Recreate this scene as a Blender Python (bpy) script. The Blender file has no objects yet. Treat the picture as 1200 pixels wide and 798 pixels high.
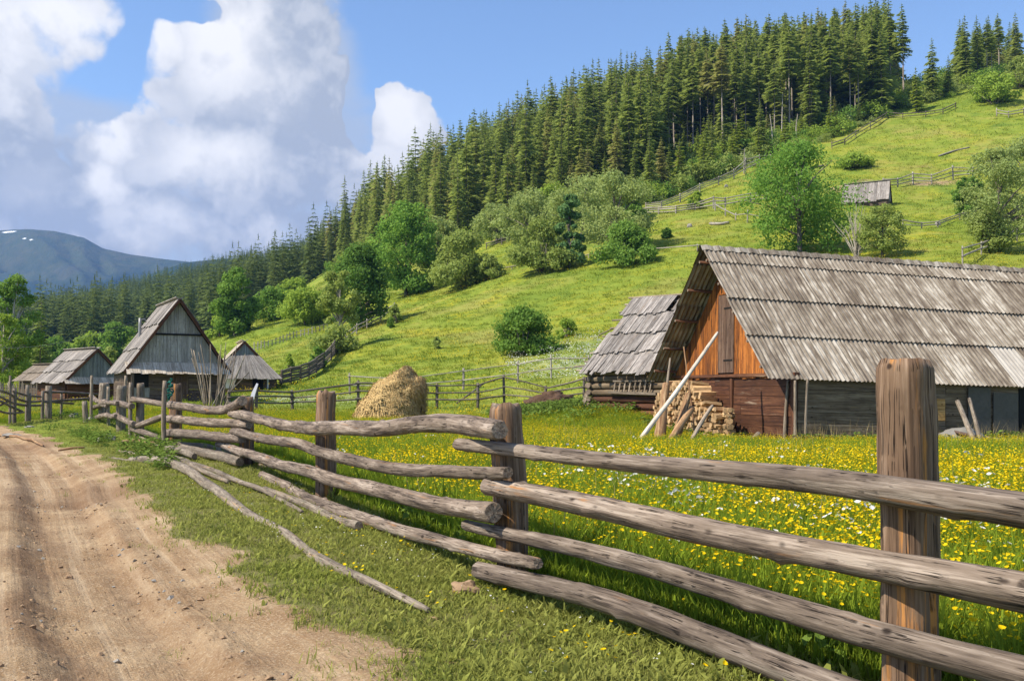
import bpy, math, random
import numpy as np
from mathutils import Vector, Matrix, noise as mnoise
random.seed(11); rng = np.random.default_rng(11)
R = math.radians
S = bpy.context.scene
C = S.collection

# ------------------------------------------------------------------ camera, sun, sky, exposure
F, EYE, PITCH = 1150.0, 1.45, math.atan(56/1150)
cam_d = bpy.data.cameras.new('camera'); cam = bpy.data.objects.new('camera', cam_d); C.objects.link(cam)
cam_d.sensor_width = 36; cam_d.lens = F/1200*36; cam_d.clip_start = 0.05; cam_d.clip_end = 20000
cam.location = (0, 0, EYE); cam.rotation_euler = (math.pi/2+PITCH, 0, 0); S.camera = cam
SUN_EL = R(48); SUN_TO = Vector((1.0, 0.45, 0)).normalized()          # horizontal travel of the light
sun_d = bpy.data.lights.new('sun', 'SUN'); sun_d.energy = 4.5; sun_d.angle = R(0.5); sun_d.color = (1.0, .91, .76)
sun = bpy.data.objects.new('sun', sun_d); C.objects.link(sun)
sun.rotation_euler = Vector((SUN_TO.x*math.cos(SUN_EL), SUN_TO.y*math.cos(SUN_EL), -math.sin(SUN_EL))).to_track_quat('-Z', 'Y').to_euler()
S.view_settings.view_transform = 'Standard'; S.view_settings.look = 'None'
S.view_settings.exposure = 0.78; S.view_settings.gamma = 1
S.render.engine = 'CYCLES'
S.cycles.use_denoising = True
S.cycles.max_bounces = 6; S.cycles.diffuse_bounces = 3; S.cycles.transparent_max_bounces = 8
S.cycles.volume_bounces = 0; S.cycles.caustics_reflective = False; S.cycles.caustics_refractive = False

def ray(px, py):
    a, b = px-600, 399-py
    return (a, F*math.cos(PITCH)-b*math.sin(PITCH), F*math.sin(PITCH)+b*math.cos(PITCH))
def P(px, py, Y):                        # world point seen at pixel (px,py) at distance Y
    x, y, z = ray(px, py); t = Y/y
    return Vector((x*t, Y, EYE+z*t))
def proj(p):                             # world -> photo pixel
    x, y, z = p[0], p[1], p[2]-EYE
    yc = y*math.cos(PITCH)+z*math.sin(PITCH); zc = -y*math.sin(PITCH)+z*math.cos(PITCH)
    return 600+F*x/yc, 399-F*zc/yc

# --- node helpers
class NT:
    def __init__(s, nt): s.nt = nt; nt.nodes.clear() if nt.bl_idname == 'ShaderNodeTree' else None
    def new(s, t, **kw):
        n = s.nt.nodes.new(t)
        for k, v in kw.items(): setattr(n, k, v)
        return n
    def set(s, sock, v):
        if isinstance(v, bpy.types.NodeSocket): s.nt.links.new(v, sock)
        elif v is not None:
            if sock.type == 'RGBA' and len(v) == 3: v = (*v, 1)
            sock.default_value = v
    def m(s, op, a, b=None, c=None, clamp=False):
        n = s.new('ShaderNodeMath', operation=op, use_clamp=clamp)
        for i, v in enumerate((a, b, c)):
            if v is not None: s.set(n.inputs[i], v)
        return n.outputs[0]
    def v(s, op, a, b=None, scale=None):
        n = s.new('ShaderNodeVectorMath', operation=op)
        s.set(n.inputs[0], a)
        if b is not None: s.set(n.inputs[1], b)
        if scale is not None: s.set(n.inputs['Scale'], scale)
        return n.outputs['Value'] if op in ('LENGTH', 'DOT_PRODUCT', 'DISTANCE') else n.outputs[0]
    def mr(s, x, a, b, c=0., d=1., smooth=True):
        n = s.new('ShaderNodeMapRange', interpolation_type='SMOOTHSTEP' if smooth else 'LINEAR')
        for i, v in enumerate((x, a, b, c, d)): s.set(n.inputs[i], v)
        return n.outputs[0]
    def noise(s, vec, scale, detail=4, rough=.55, dist=0.):
        n = s.new('ShaderNodeTexNoise'); s.set(n.inputs['Vector'], vec)
        n.inputs['Scale'].default_value = scale; n.inputs['Detail'].default_value = detail
        n.inputs['Roughness'].default_value = rough; n.inputs['Distortion'].default_value = dist
        return n.outputs['Fac']
    def mix(s, f, a, b, blend='MIX'):
        n = s.new('ShaderNodeMix', data_type='RGBA', blend_type=blend)
        s.set(n.inputs[0], f); s.set(n.inputs[6], a); s.set(n.inputs[7], b)
        return n.outputs[2]
    def sep(s, v):
        n = s.new('ShaderNodeSeparateXYZ'); s.set(n.inputs[0], v); return n.outputs
    def comb(s, x, y, z):
        n = s.new('ShaderNodeCombineXYZ')
        for i, v in enumerate((x, y, z)): s.set(n.inputs[i], v)
        return n.outputs[0]

def azel(px, py):
    d = Vector(ray(px, py)).normalized()
    return math.atan2(d.x, d.y), math.asin(d.z)

W = bpy.data.worlds.new("World"); S.world = W; W.use_nodes = True
def build_sky():
    # cloud density as a reusable group: (azimuth, elevation) -> density
    g = bpy.data.node_groups.new('cloud_density', 'ShaderNodeTree')
    g.interface.new_socket('Vector', in_out='INPUT', socket_type='NodeSocketVector')
    g.interface.new_socket('D', in_out='OUTPUT', socket_type='NodeSocketFloat')
    t = NT(g); gi = t.new('NodeGroupInput'); go = t.new('NodeGroupOutput')
    p = gi.outputs[0]
    w1 = t.new('ShaderNodeTexNoise'); t.set(w1.inputs['Vector'], p); w1.inputs['Scale'].default_value = 12; w1.inputs['Detail'].default_value = 3
    warp = t.v('SCALE', t.v('SUBTRACT', w1.outputs['Color'], (.5, .5, .5)), scale=.05)
    q = t.v('ADD', p, warp)
    blobs = [(40,25,150,95),(-60,160,170,150),(285,70,150,150),(350,130,110,165),(230,215,260,120),(70,240,260,125),(300,262,170,60),(475,150,72,75),(430,210,110,60),(315,266,50,30),(165,255,150,60),(-150,120,220,150),(-260,-40,260,110),(240,-120,200,90)]
    acc = None
    for (px, py, rx, ry) in blobs:
        a, e = azel(px, py)
        d = t.v('LENGTH', t.v('MULTIPLY', t.v('SUBTRACT', q, (a, e, 0)), (F/rx, F/ry, 0)))
        b = t.mr(d, 1.15, 0.35)
        acc = b if acc is None else t.m('MAXIMUM', acc, b)
    for (px, py, rx, ry) in [(118,100,40,32),(150,70,24,34),(162,30,14,40),(206,6,46,16),(425,110,20,60)]:      # blue gaps
        a, e = azel(px, py)
        d = t.v('LENGTH', t.v('MULTIPLY', t.v('SUBTRACT', q, (a, e, 0)), (F/rx, F/ry, 0)))
        acc = t.m('SUBTRACT', acc, t.m('MULTIPLY', t.mr(d, 1.3, .3), .85))
    # the same kind of broken cumulus all round the sky
    a = t.sep(p)[0]
    far = t.mr(t.m('ABSOLUTE', t.m('ADD', a, .05)), .62, .95)
    gen = t.m('MULTIPLY', t.mr(t.noise(p, 2.3, 2), .46, .66), far)
    acc = t.m('MAXIMUM', acc, gen)
    n1 = t.noise(q, 17, 8, .6)
    vo = t.new('ShaderNodeTexVoronoi', feature='F1'); t.set(vo.inputs['Vector'], q)
    vo.inputs['Scale'].default_value = 26; vo.inputs['Detail'].default_value = 2
    D = t.m('ADD', t.m('ADD', acc, t.m('MULTIPLY', t.m('SUBTRACT', n1, .5), 1.3)), t.m('MULTIPLY', t.m('SUBTRACT', .4, vo.outputs['Distance']), .38))
    t.set(go.inputs[0], t.m('SUBTRACT', D, .36))

    t = NT(W.node_tree)
    out = t.new('ShaderNodeOutputWorld')
    tc = t.new('ShaderNodeTexCoord').outputs['Generated']
    x, y, z = t.sep(tc)
    p = t.comb(t.m('ARCTAN2', x, y), t.m('ARCSINE', z), 0.)
    def dens(v):
        n = t.new('ShaderNodeGroup'); n.node_tree = g; t.set(n.inputs[0], v); return n.outputs[0]
    D0 = dens(p); D1 = dens(t.v('ADD', p, (-.016, .022, 0))); D2 = dens(t.v('ADD', p, (-.045, .06, 0)))
    # thin grey veil low in the sky (the clouds' shaded bases)
    veil = None
    for (px, py, rx, ry) in [(150,240,330,110),(330,190,150,130),(20,200,200,120),(330,80,110,130),(-250,200,330,160)]:
        a, e = azel(px, py)
        b = t.mr(t.v('LENGTH', t.v('MULTIPLY', t.v('SUBTRACT', p, (a, e, 0)), (F/rx, F/ry, 0))), 1.2, .45)
        veil = b if veil is None else t.m('MAXIMUM', veil, b)
    vn = t.noise(t.v('MULTIPLY', p, (1, 2.2, 1)), 9, 6, .55)
    veil = t.mr(t.m('ADD', veil, t.m('MULTIPLY', t.m('SUBTRACT', vn, .5), 1.1)), .25, .85)
    veil = t.m('MULTIPLY', veil, .8)
    soft = t.mr(t.noise(p, 5, 2), .4, .62)
    alpha = t.mr(D0, t.m('MULTIPLY', soft, -.10), t.m('ADD', .10, t.m('MULTIPLY', soft, .30)))
    lit = t.mr(t.m('ADD', t.m('MULTIPLY', t.m('SUBTRACT', D0, D1), 1.0), t.m('MULTIPLY', t.m('SUBTRACT', D0, D2), .8)), -.25, .5)
    w2 = t.new('ShaderNodeTexNoise'); t.set(w2.inputs['Vector'], p); w2.inputs['Scale'].default_value = 22; w2.inputs['Detail'].default_value = 6; w2.inputs['Roughness'].default_value = .6
    pw = t.v('ADD', p, t.v('SCALE', t.v('SUBTRACT', w2.outputs['Color'], (.5, .5, .5)), scale=.055))
    bright = None                                   # places where the towers stand in full sun
    for (px, py, rx, ry, k) in [(60,40,115,62,1.),(20,85,60,40,.8),(262,50,62,80,1.),(185,40,38,50,.95),(300,95,60,50,.5),(245,190,80,38,.95),(135,160,28,40,1.),(128,215,26,30,1.),(185,262,60,36,.7),(472,140,42,50,1.),(455,190,50,30,.7),(315,266,34,20,.65),(150,120,60,26,.55),(80,128,50,30,.6),(30,220,40,30,.3),(-160,60,150,60,.9)]:
        a, e = azel(px, py)
        b = t.m('MULTIPLY', t.mr(t.v('LENGTH', t.v('MULTIPLY', t.v('SUBTRACT', pw, (a, e, 0)), (F/rx, F/ry, 0))), 1.35, .25), k)
        bright = b if bright is None else t.m('MAXIMUM', bright, b)
    bright = t.m('MAXIMUM', bright, t.m('MULTIPLY', t.mr(t.m('ABSOLUTE', t.m('ADD', t.sep(p)[0], .05)), .6, .9), .6))
    br = t.m('ADD', t.m('MULTIPLY', lit, .34), t.m('MULTIPLY', bright, .72))
    br = t.m('ADD', br, t.m('MULTIPLY', t.m('SUBTRACT', t.noise(p, 30, 5, .55), .5), .25))
    br = t.m('ADD', br, -.04, clamp=True)
    ccol = t.mix(br, (.445, .49, .565), (.98, .97, .96))
    vcol = t.mix(vn, (.42, .49, .61), (.54, .60, .69))
    sky = t.new('ShaderNodeTexSky', sky_type='NISHITA', sun_disc=False)
    sky.sun_elevation = SUN_EL; sky.sun_rotation = math.atan2(-SUN_TO.x, -SUN_TO.y); sky.altitude = 900; sky.dust_density = .4; sky.ozone_density = 2.6
    b1 = t.new('ShaderNodeBackground'); t.set(b1.inputs[0], sky.outputs[0]); b1.inputs[1].default_value = .13
    b2 = t.new('ShaderNodeBackground'); t.set(b2.inputs[0], vcol); b2.inputs[1].default_value = .66
    b3 = t.new('ShaderNodeBackground'); t.set(b3.inputs[0], ccol); b3.inputs[1].default_value = .66
    above = t.mr(z, -.02, .03)
    m1 = t.new('ShaderNodeMixShader'); t.set(m1.inputs[0], t.m('MULTIPLY', veil, above)); t.set(m1.inputs[1], b1.outputs[0]); t.set(m1.inputs[2], b2.outputs[0])
    m2 = t.new('ShaderNodeMixShader'); t.set(m2.inputs[0], t.m('MULTIPLY', alpha, above)); t.set(m2.inputs[1], m1.outputs[0]); t.set(m2.inputs[2], b3.outputs[0])
    t.set(out.inputs[0], m2.outputs[0])
build_sky()
W.cycles.sampling_method = 'MANUAL'; W.cycles.sample_map_resolution = 512

# ------------------------------------------------------------------ object helpers
def tag(o, label=None, cat=None, group=None, kind=None):
    if label: o['label'] = label
    if cat: o['category'] = cat
    if group: o['group'] = group
    if kind: o['kind'] = kind
    return o
def empty(name, loc, label, cat, group=None, mat=None):
    o = bpy.data.objects.new(name, None); C.objects.link(o); o.empty_display_size = .2
    if mat is not None: o.matrix_world = mat
    else: o.location = loc
    return tag(o, label, cat, group)
def mesh(name, verts, faces, mats, lc=None, smooth=False, mi=None, attrs=None):
    me = bpy.data.meshes.new(name)
    if isinstance(verts, np.ndarray) and isinstance(faces, np.ndarray):
        nv, nf, k = len(verts), len(faces), faces.shape[1]
        me.vertices.add(nv); me.vertices.foreach_set('co', verts.astype(np.float32).ravel())
        me.loops.add(nf*k); me.loops.foreach_set('vertex_index', faces.astype(np.int32).ravel())
        me.polygons.add(nf); me.polygons.foreach_set('loop_start', np.arange(0, nf*k, k, dtype=np.int32))
        try: me.polygons.foreach_set('loop_total', np.full(nf, k, dtype=np.int32))
        except Exception: pass
        me.update(calc_edges=True)
    else:
        me.from_pydata(verts, [], faces)
    if not isinstance(mats, (list, tuple)): mats = [mats]
    for m in mats: me.materials.append(m)
    if mi is not None: me.polygons.foreach_set('material_index', np.asarray(mi, dtype=np.int32))
    if smooth: me.polygons.foreach_set('use_smooth', np.ones(len(me.polygons), dtype=bool))
    if lc is not None:
        a = me.attributes.new('lc', 'FLOAT_VECTOR', 'POINT'); a.data.foreach_set('vector', np.asarray(lc, dtype=np.float32).ravel())
    for k, v in (attrs or {}).items():
        a = me.attributes.new(k, 'FLOAT', 'POINT'); a.data.foreach_set('value', np.asarray(v, dtype=np.float32))
    return me
def link(name, me, parent=None, label=None):
    o = bpy.data.objects.new(name, me); C.objects.link(o)
    if parent: o.parent = parent
    if label: o['label'] = label
    return o

# ------------------------------------------------------------------ materials
def principled(name):
    m = bpy.data.materials.new(name); m.use_nodes = True
    t = NT(m.node_tree); out = t.new('ShaderNodeOutputMaterial'); b = t.new('ShaderNodeBsdfPrincipled')
    t.set(out.inputs[0], b.outputs[0]); b.inputs['Roughness'].default_value = .85
    b.inputs['Specular IOR Level'].default_value = .25
    return m, t, b
def attr(t, n): return t.new('ShaderNodeAttribute', attribute_name=n).outputs
def bump(t, b, h, strength, dist):
    n = t.new('ShaderNodeBump'); n.inputs['Strength'].default_value = strength; n.inputs['Distance'].default_value = dist
    t.set(n.inputs['Height'], h); t.set(b.inputs['Normal'], n.outputs[0])
def wood(name, c1, c2, c3, k=14., along=.09, patch=None, pt=(.56, .68), crack=.5, vary=.35, bd=.006, lichen=None):
    """weathered timber: fibres along lc.z, cracks, patches of bare wood, lighter and darker pieces"""
    m, t, b = principled(name)
    lc = attr(t, 'lc')[1]; rnd = t.new('ShaderNodeObjectInfo').outputs['Random']
    off = t.comb(t.m('MULTIPLY', rnd, 37.), t.m('MULTIPLY', rnd, 71.), t.m('MULTIPLY', rnd, 19.))
    p = t.v('ADD', lc, off); q = t.v('MULTIPLY', p, (1, 1, along))
    n1 = t.noise(q, k, 7, .62); n2 = t.noise(q, k*4.2, 5, .6); n3 = t.noise(t.v('MULTIPLY', p, (1, 1, .45)), k*.22, 4, .6)
    f = t.m('ADD', t.m('MULTIPLY', n1, .62), t.m('MULTIPLY', n2, .38))
    col = t.mix(t.mr(f, .38, .50), c1, c2); col = t.mix(t.mr(f, .49, .61), col, c3)
    col = t.mix(t.m('MULTIPLY', t.mr(n3, .5, .72), .55), col, c1)
    if patch:
        pn = t.noise(t.v('MULTIPLY', p, (1, 1, .07)), k*.8, 5, .65, .2)
        col = t.mix(t.m('MULTIPLY', t.mr(pn, *pt), t.mr(n1, .3, .55)), col, patch)
    if lichen:
        ln = t.noise(p, k*1.6, 6, .7); col = t.mix(t.m('MULTIPLY', t.mr(ln, .55, .66), .6), col, lichen)
    ck = t.noise(t.v('MULTIPLY', p, (1, 1, along*.45)), k*2.2, 4, .5)
    cr = t.mr(t.m('ABSOLUTE', t.m('SUBTRACT', ck, .5)), .0, .019)
    cr2 = t.m('MAXIMUM', cr, t.mr(t.noise(p, k*.35, 2), .45, .55))       # cracks come and go
    crk = t.m('SUBTRACT', 1., t.m('MULTIPLY', t.m('SUBTRACT', 1., cr2), crack))
    col = t.mix(crk, (c1[0]*.25, c1[1]*.22, c1[2]*.2), col)
    kn = t.new('ShaderNodeTexVoronoi'); t.set(kn.inputs['Vector'], t.v('MULTIPLY', p, (1, 1, .55))); kn.inputs['Scale'].default_value = k*.35
    kk = t.mr(kn.outputs['Distance'], .05, .13)
    col = t.mix(kk, (c1[0]*.45, c1[1]*.4, c1[2]*.36), col)
    hv = t.m('ADD', 1.-vary, t.m('MULTIPLY', rnd, 2*vary))
    vv = t.new('ShaderNodeHueSaturation'); t.set(vv.inputs['Value'], hv); t.set(vv.inputs['Color'], col)
    t.set(b.inputs['Base Color'], vv.outputs[0])
    h = t.m('ADD', t.m('MULTIPLY', f, 1.), t.m('MULTIPLY', crk, .9))
    bump(t, b, h, .8, bd)
    b.inputs['Roughness'].default_value = .8
    return m
M = {}
M['rail'] = wood('weathered_rail_wood', (.058,.042,.032), (.165,.126,.096), (.305,.248,.200), 17, .06, (.28,.14,.055), (.61,.70), 1., .16, .02)
M['post'] = wood('split_post_wood', (.075,.044,.026), (.165,.102,.062), (.27,.185,.125), 20, .03, (.44,.19,.045), (.535,.63), 1., .12, .014)
M['cut'] = wood('cut_log_end', (.10,.07,.05), (.20,.15,.11), (.30,.24,.18), 40, 1., None, crack=.9, vary=.2)
M['oldlog'] = wood('grey_fallen_log', (.085,.066,.048), (.185,.148,.112), (.30,.25,.195), 18, .08, (.34,.22,.12), (.6,.7), .8, .2, .008, (.24,.26,.17))
M['thinpole'] = wood('thin_pole_wood', (.13,.10,.07), (.24,.19,.14), (.36,.30,.23), 22, .08, None, crack=.5, vary=.3)
M['peeled'] = wood('peeled_pale_pole', (.34,.27,.19), (.56,.49,.40), (.72,.66,.58), 22, .05, (.42,.27,.14), (.6,.7), .5, .08)
M['slab'] = wood('bark_slab_wood', (.16,.085,.04), (.34,.20,.10), (.52,.36,.20), 20, .05, (.20,.10,.05), (.5,.62), .7, .2)
M['barnwall'] = wood('barn_wall_plank', (.040,.017,.010), (.085,.034,.017), (.14,.062,.030), 12, .05, (.26,.19,.13), (.6,.72), .6, .28)
M['barnside'] = wood('dark_side_plank', (.075,.052,.030), (.150,.108,.066), (.24,.185,.12), 12, .05, (.22,.15,.07), (.62,.72), .6, .2)
M['gable'] = wood('orange_gable_board', (.17,.050,.010), (.36,.115,.020), (.50,.190,.040), 16, .045, (.075,.028,.012), (.46,.60), .9, .3)
M['hatch'] = wood('brown_hatch_board', (.055,.032,.022), (.115,.068,.045), (.17,.115,.085), 16, .05, None, crack=.7, vary=.2)
M['plankgold'] = wood('yellow_plank', (.22,.12,.035), (.36,.21,.07), (.44,.28,.11), 14, .05, None, crack=.4, vary=.15)
M['shake'] = wood('grey_roof_shake', (.10,.088,.078), (.225,.20,.18), (.37,.34,.31), 16, .05, (.16,.11,.07), (.56,.7), .7, .3)
M['greyboard'] = wood('silver_grey_board', (.18,.165,.15), (.31,.29,.27), (.43,.405,.38), 16, .05, (.16,.13,.11), (.58,.72), .6, .14)
M['slateboard'] = wood('slate_grey_board', (.10,.11,.115), (.17,.185,.19), (.25,.265,.27), 16, .05, None, crack=.5, vary=.12)
M['sunlit_shake'] = wood('pale_sunlit_shake', (.28,.225,.17), (.48,.41,.32), (.64,.57,.47), 18, .05, (.2,.14,.1), (.58,.7), .6, .2)  # pale wood, lightened to paint sunlight on pents and farmhouse slopes
M['housewall'] = wood('old_house_log', (.055,.036,.026), (.11,.075,.055), (.17,.125,.095), 12, .05, (.17,.14,.11), (.56,.7), .7, .2)
M['firewood'] = wood('firewood_end', (.24,.135,.06), (.46,.295,.145), (.64,.46,.26), 22, .2, (.16,.09,.05), (.52,.64), .8, vary=.42)
M['hillfence'] = wood('hill_fence_rail', (.17,.145,.12), (.28,.25,.21), (.40,.37,.33), 14, .06, None, crack=.4, vary=.2)
M['darkfence'] = wood('dark_fence_rail', (.06,.048,.036), (.12,.10,.08), (.19,.165,.135), 14, .06, None, crack=.4, vary=.25)
M['bark'] = wood('tree_bark', (.07,.058,.045), (.14,.118,.095), (.21,.185,.155), 5, .3, None, crack=.5, vary=.2, bd=.03)
M['palebark'] = wood('pale_tree_bark', (.22,.19,.15), (.34,.30,.25), (.46,.42,.36), 5, .3, None, crack=.5, vary=.15, bd=.03)
M['sprucebark'] = wood('spruce_bark', (.12,.095,.075), (.21,.175,.145), (.30,.265,.225), 5, .3, None, crack=.4, vary=.25, bd=.02)

def corrugated():
    m, t, b = principled('weathered_corrugated_sheet')
    lc = attr(t, 'lc')[1]; oi = t.new('ShaderNodeObjectInfo'); rnd = oi.outputs['Random']
    pos = t.new('ShaderNodeTexCoord').outputs['Object']
    off = t.comb(t.m('MULTIPLY', rnd, 37.), 0., t.m('MULTIPLY', rnd, 19.))
    p = t.v('ADD', lc, off)
    st = t.noise(t.v('MULTIPLY', p, (1, 0, .13)), 6.5, 6, .65)
    st2 = t.noise(t.v('MULTIPLY', p, (1, 0, .06)), 22., 4, .6)
    bl = t.noise(p, 2.2, 5, .6)
    f = t.m('ADD', t.m('ADD', t.m('MULTIPLY', st, .5), t.m('MULTIPLY', st2, .3)), t.m('MULTIPLY', bl, .2))
    f = t.m('ADD', f, t.m('MULTIPLY', t.m('SUBTRACT', rnd, .5), .07))
    col = t.mix(t.mr(f, .40, .52), (.100,.076,.055), (.225,.188,.145)); col = t.mix(t.mr(f, .50, .60), col, (.42,.38,.32))
    ls = t.noise(t.v('MULTIPLY', p, (1, 0, .3)), 9, 6, .7)
    col = t.mix(t.m('MULTIPLY', t.mr(ls, .56, .68), .55), col, (.15,.125,.07))
    new = t.mr(rnd, .957, .96)
    col = t.mix(t.m('MULTIPLY', new, .5), col, (.45,.425,.39))
    t.set(b.inputs['Base Color'], col); b.inputs['Roughness'].default_value = .75
    bump(t, b, f, .3, .01)
    return m
M['sheet'] = corrugated()
def plain(name, col, rough=.7, metal=0., var=.25, scale=8.):
    m, t, b = principled(name)
    n = t.noise(t.new('ShaderNodeTexCoord').outputs['Object'], scale, 6, .65)
    t.set(b.inputs['Base Color'], t.mix(n, tuple(c*(1-var) for c in col), tuple(min(1, c*(1+var)) for c in col)))
    b.inputs['Roughness'].default_value = rough; b.inputs['Metallic'].default_value = metal
    bump(t, b, n, .35, .02)
    return m
M['metal'] = plain('dull_metal_pipe', (.26,.26,.26), .5, .4)
M['dark'] = plain('near_black', (.012,.011,.010), .9)
M['white'] = plain('white_painted_board', (.72,.72,.74), .6, var=.08)
M['greencloth'] = plain('green_cloth', (.015,.11,.085), .9, var=.5, scale=14)
M['stone'] = plain('grey_stone', (.27,.25,.22), .9, var=.4, scale=9)
M['clod'] = plain('brown_clod', (.30,.20,.12), .95, var=.35, scale=20)
M['manure'] = plain('brown_manure', (.085,.05,.032), .95, var=.6, scale=5)
M['tarp'] = plain('grey_tarp', (.20,.19,.17), .8, var=.4)
M['wire'] = plain('wire', (.05,.06,.06), .5)
M['sheetdark'] = plain('grey_sheet_panel', (.085,.078,.066), .7, .0, var=.4)
M['glass'] = plain('dark_window_glass', (.03,.035,.04), .15, 0, .2)
def straw():
    m, t, b = principled('straw'); p = t.new('ShaderNodeTexCoord').outputs['Object']
    rn = attr(t, 'tint')[2]
    n = t.noise(t.v('MULTIPLY', p, (1, 1, .5)), 9, 7, .7)
    col = t.mix(t.mr(n, .3, .7), (.28,.175,.065), (.56,.39,.17)); col = t.mix(t.m('MULTIPLY', rn, .6), col, (.60,.43,.19))
    t.set(b.inputs['Base Color'], col); bump(t, b, n, .8, .06); return m
M['straw'] = straw()

def leafmat(name, c1, c2, trans=.35, c3=None, rv_=.25):
    m = bpy.data.materials.new(name); m.use_nodes = True
    t = NT(m.node_tree); out = t.new('ShaderNodeOutputMaterial')
    tint = attr(t, 'tint')[2]; rnd = t.new('ShaderNodeObjectInfo').outputs['Random']
    f = t.m('ADD', t.m('MULTIPLY', tint, 1.-rv_), t.m('MULTIPLY', rnd, rv_))
    col = t.mix(f, c1, c2)
    if c3: col = t.mix(t.mr(rnd, .8, .95), col, c3)
    d = t.new('ShaderNodeBsdfDiffuse'); t.set(d.inputs[0], col)
    tr = t.new('ShaderNodeBsdfTranslucent'); t.set(tr.inputs[0], t.mix(.5, col, (c2[0]*1.25, c2[1]*1.2, c2[2]*.7)))
    mx = t.new('ShaderNodeMixShader'); mx.inputs[0].default_value = trans
    t.set(mx.inputs[1], d.outputs[0]); t.set(mx.inputs[2], tr.outputs[0]); t.set(out.inputs[0], mx.outputs[0])
    return m
M['spruce'] = leafmat('spruce_needles', (.115,.175,.045), (.345,.410,.120), .48, (.330,.300,.125), .5)
M['farspruce'] = leafmat('far_spruce_needles', (.070,.110,.034), (.205,.255,.080), .3)
M['youngspruce'] = leafmat('young_spruce_needles', (.165,.225,.036), (.340,.410,.080), .4)
M['leaf_bright'] = leafmat('bright_maple_leaves', (.105,.225,.036), (.240,.390,.080), .42)
M['leaf_mid'] = leafmat('mid_green_leaves', (.095,.190,.036), (.225,.355,.074), .4)
M['leaf_dark'] = leafmat('dark_green_leaves', (.055,.125,.030), (.160,.270,.058), .35)
M['leaf_grey'] = leafmat('grey_green_willow_leaves', (.235,.300,.100), (.380,.450,.165), .42)
M['leaf_olive'] = leafmat('olive_leaves', (.190,.250,.062), (.350,.420,.120), .4)
M['leaf_lime'] = leafmat('lime_green_leaves', (.180,.275,.042), (.330,.440,.078), .44)
M['leaf_teal'] = leafmat('blue_green_leaves', (.075,.160,.064), (.190,.310,.110), .35)

def grasscol(t, pos):
    """meadow colour by place: shared by the ground sheet and the blades that stand on it"""
    a = t.noise(pos, .035, 4, .6); b = t.noise(pos, .22, 5, .6); c = t.noise(pos, 1.6, 4, .6)
    f = t.m('ADD', t.m('ADD', t.m('MULTIPLY', a, .45), t.m('MULTIPLY', b, .35)), t.m('MULTIPLY', c, .2))
    col = t.mix(t.mr(f, .38, .54), (.130,.186,.022), (.205,.252,.032))
    col = t.mix(t.mr(f, .5, .62), col, (.265,.258,.052)); dr = t.noise(pos, .055, 5, .65)
    col = t.mix(t.m('MULTIPLY', t.mr(dr, .52, .66), .35), col, (.30,.25,.085)); col = t.mix(t.m('MULTIPLY', t.mr(dr, .46, .34), .5), col, (.085,.155,.026))
    return col
def bladesmat(name, base=None, trans=.42, k=1.0, var=1.):
    m = bpy.data.materials.new(name); m.use_nodes = True
    t = NT(m.node_tree); out = t.new('ShaderNodeOutputMaterial')
    pos = t.new('ShaderNodeNewGeometry').outputs['Position']
    tint = attr(t, 'tint')[2]; rnd = t.new('ShaderNodeObjectInfo').outputs['Random']
    col = grasscol(t, pos) if base is None else t.mix(t.noise(pos, .6, 4), base[0], base[1])
    hs = t.new('ShaderNodeHueSaturation'); t.set(hs.inputs['Color'], col)
    t.set(hs.inputs['Value'], t.m('MULTIPLY', t.m('ADD', 1.-.44*var, t.m('ADD', t.m('MULTIPLY', tint, .62*var), t.m('MULTIPLY', rnd, .25*var))), k))
    d = t.new('ShaderNodeBsdfDiffuse'); t.set(d.inputs[0], hs.outputs[0])
    tr = t.new('ShaderNodeBsdfTranslucent'); t.set(tr.inputs[0], hs.outputs[0])
    mx = t.new('ShaderNodeMixShader'); mx.inputs[0].default_value = trans
    t.set(mx.inputs[1], d.outputs[0]); t.set(mx.inputs[2], tr.outputs[0]); t.set(out.inputs[0], mx.outputs[0])
    return m
M['blade'] = bladesmat('meadow_blades', ((.145,.225,.020), (.275,.340,.034)))
M['lawn'] = bladesmat('lawn_blades', ((.200,.255,.034), (.370,.355,.110)), .42)
M['hillblade'] = bladesmat('hillside_blades', None, .4, 1.12, .35)
M['weed'] = bladesmat('broad_weed_leaves', ((.085,.150,.024), (.19,.26,.055)), .35)
M['dryblade'] = bladesmat('dry_stalks', ((.32,.24,.11), (.45,.36,.18)), .3)
def petals(name, c1, c2):
    m = bpy.data.materials.new(name); m.use_nodes = True
    t = NT(m.node_tree); out = t.new('ShaderNodeOutputMaterial'); rnd = t.new('ShaderNodeObjectInfo').outputs['Random']
    col = t.mix(t.m('MULTIPLY', t.m('ADD', rnd, attr(t, 'tint')[2]), .5), c1, c2)
    d = t.new('ShaderNodeBsdfDiffuse'); t.set(d.inputs[0], col); tr = t.new('ShaderNodeBsdfTranslucent'); t.set(tr.inputs[0], col)
    mx = t.new('ShaderNodeMixShader'); mx.inputs[0].default_value = .35
    t.set(mx.inputs[1], d.outputs[0]); t.set(mx.inputs[2], tr.outputs[0]); t.set(out.inputs[0], mx.outputs[0]); return m
M['yellow'] = petals('buttercup_petals', (.72,.47,.006), (.86,.66,.02))
M['daisy'] = petals('daisy_petals', (.70,.70,.66), (.86,.86,.82))
M['pink'] = petals('clover_petals', (.45,.14,.20), (.55,.28,.32))

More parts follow.
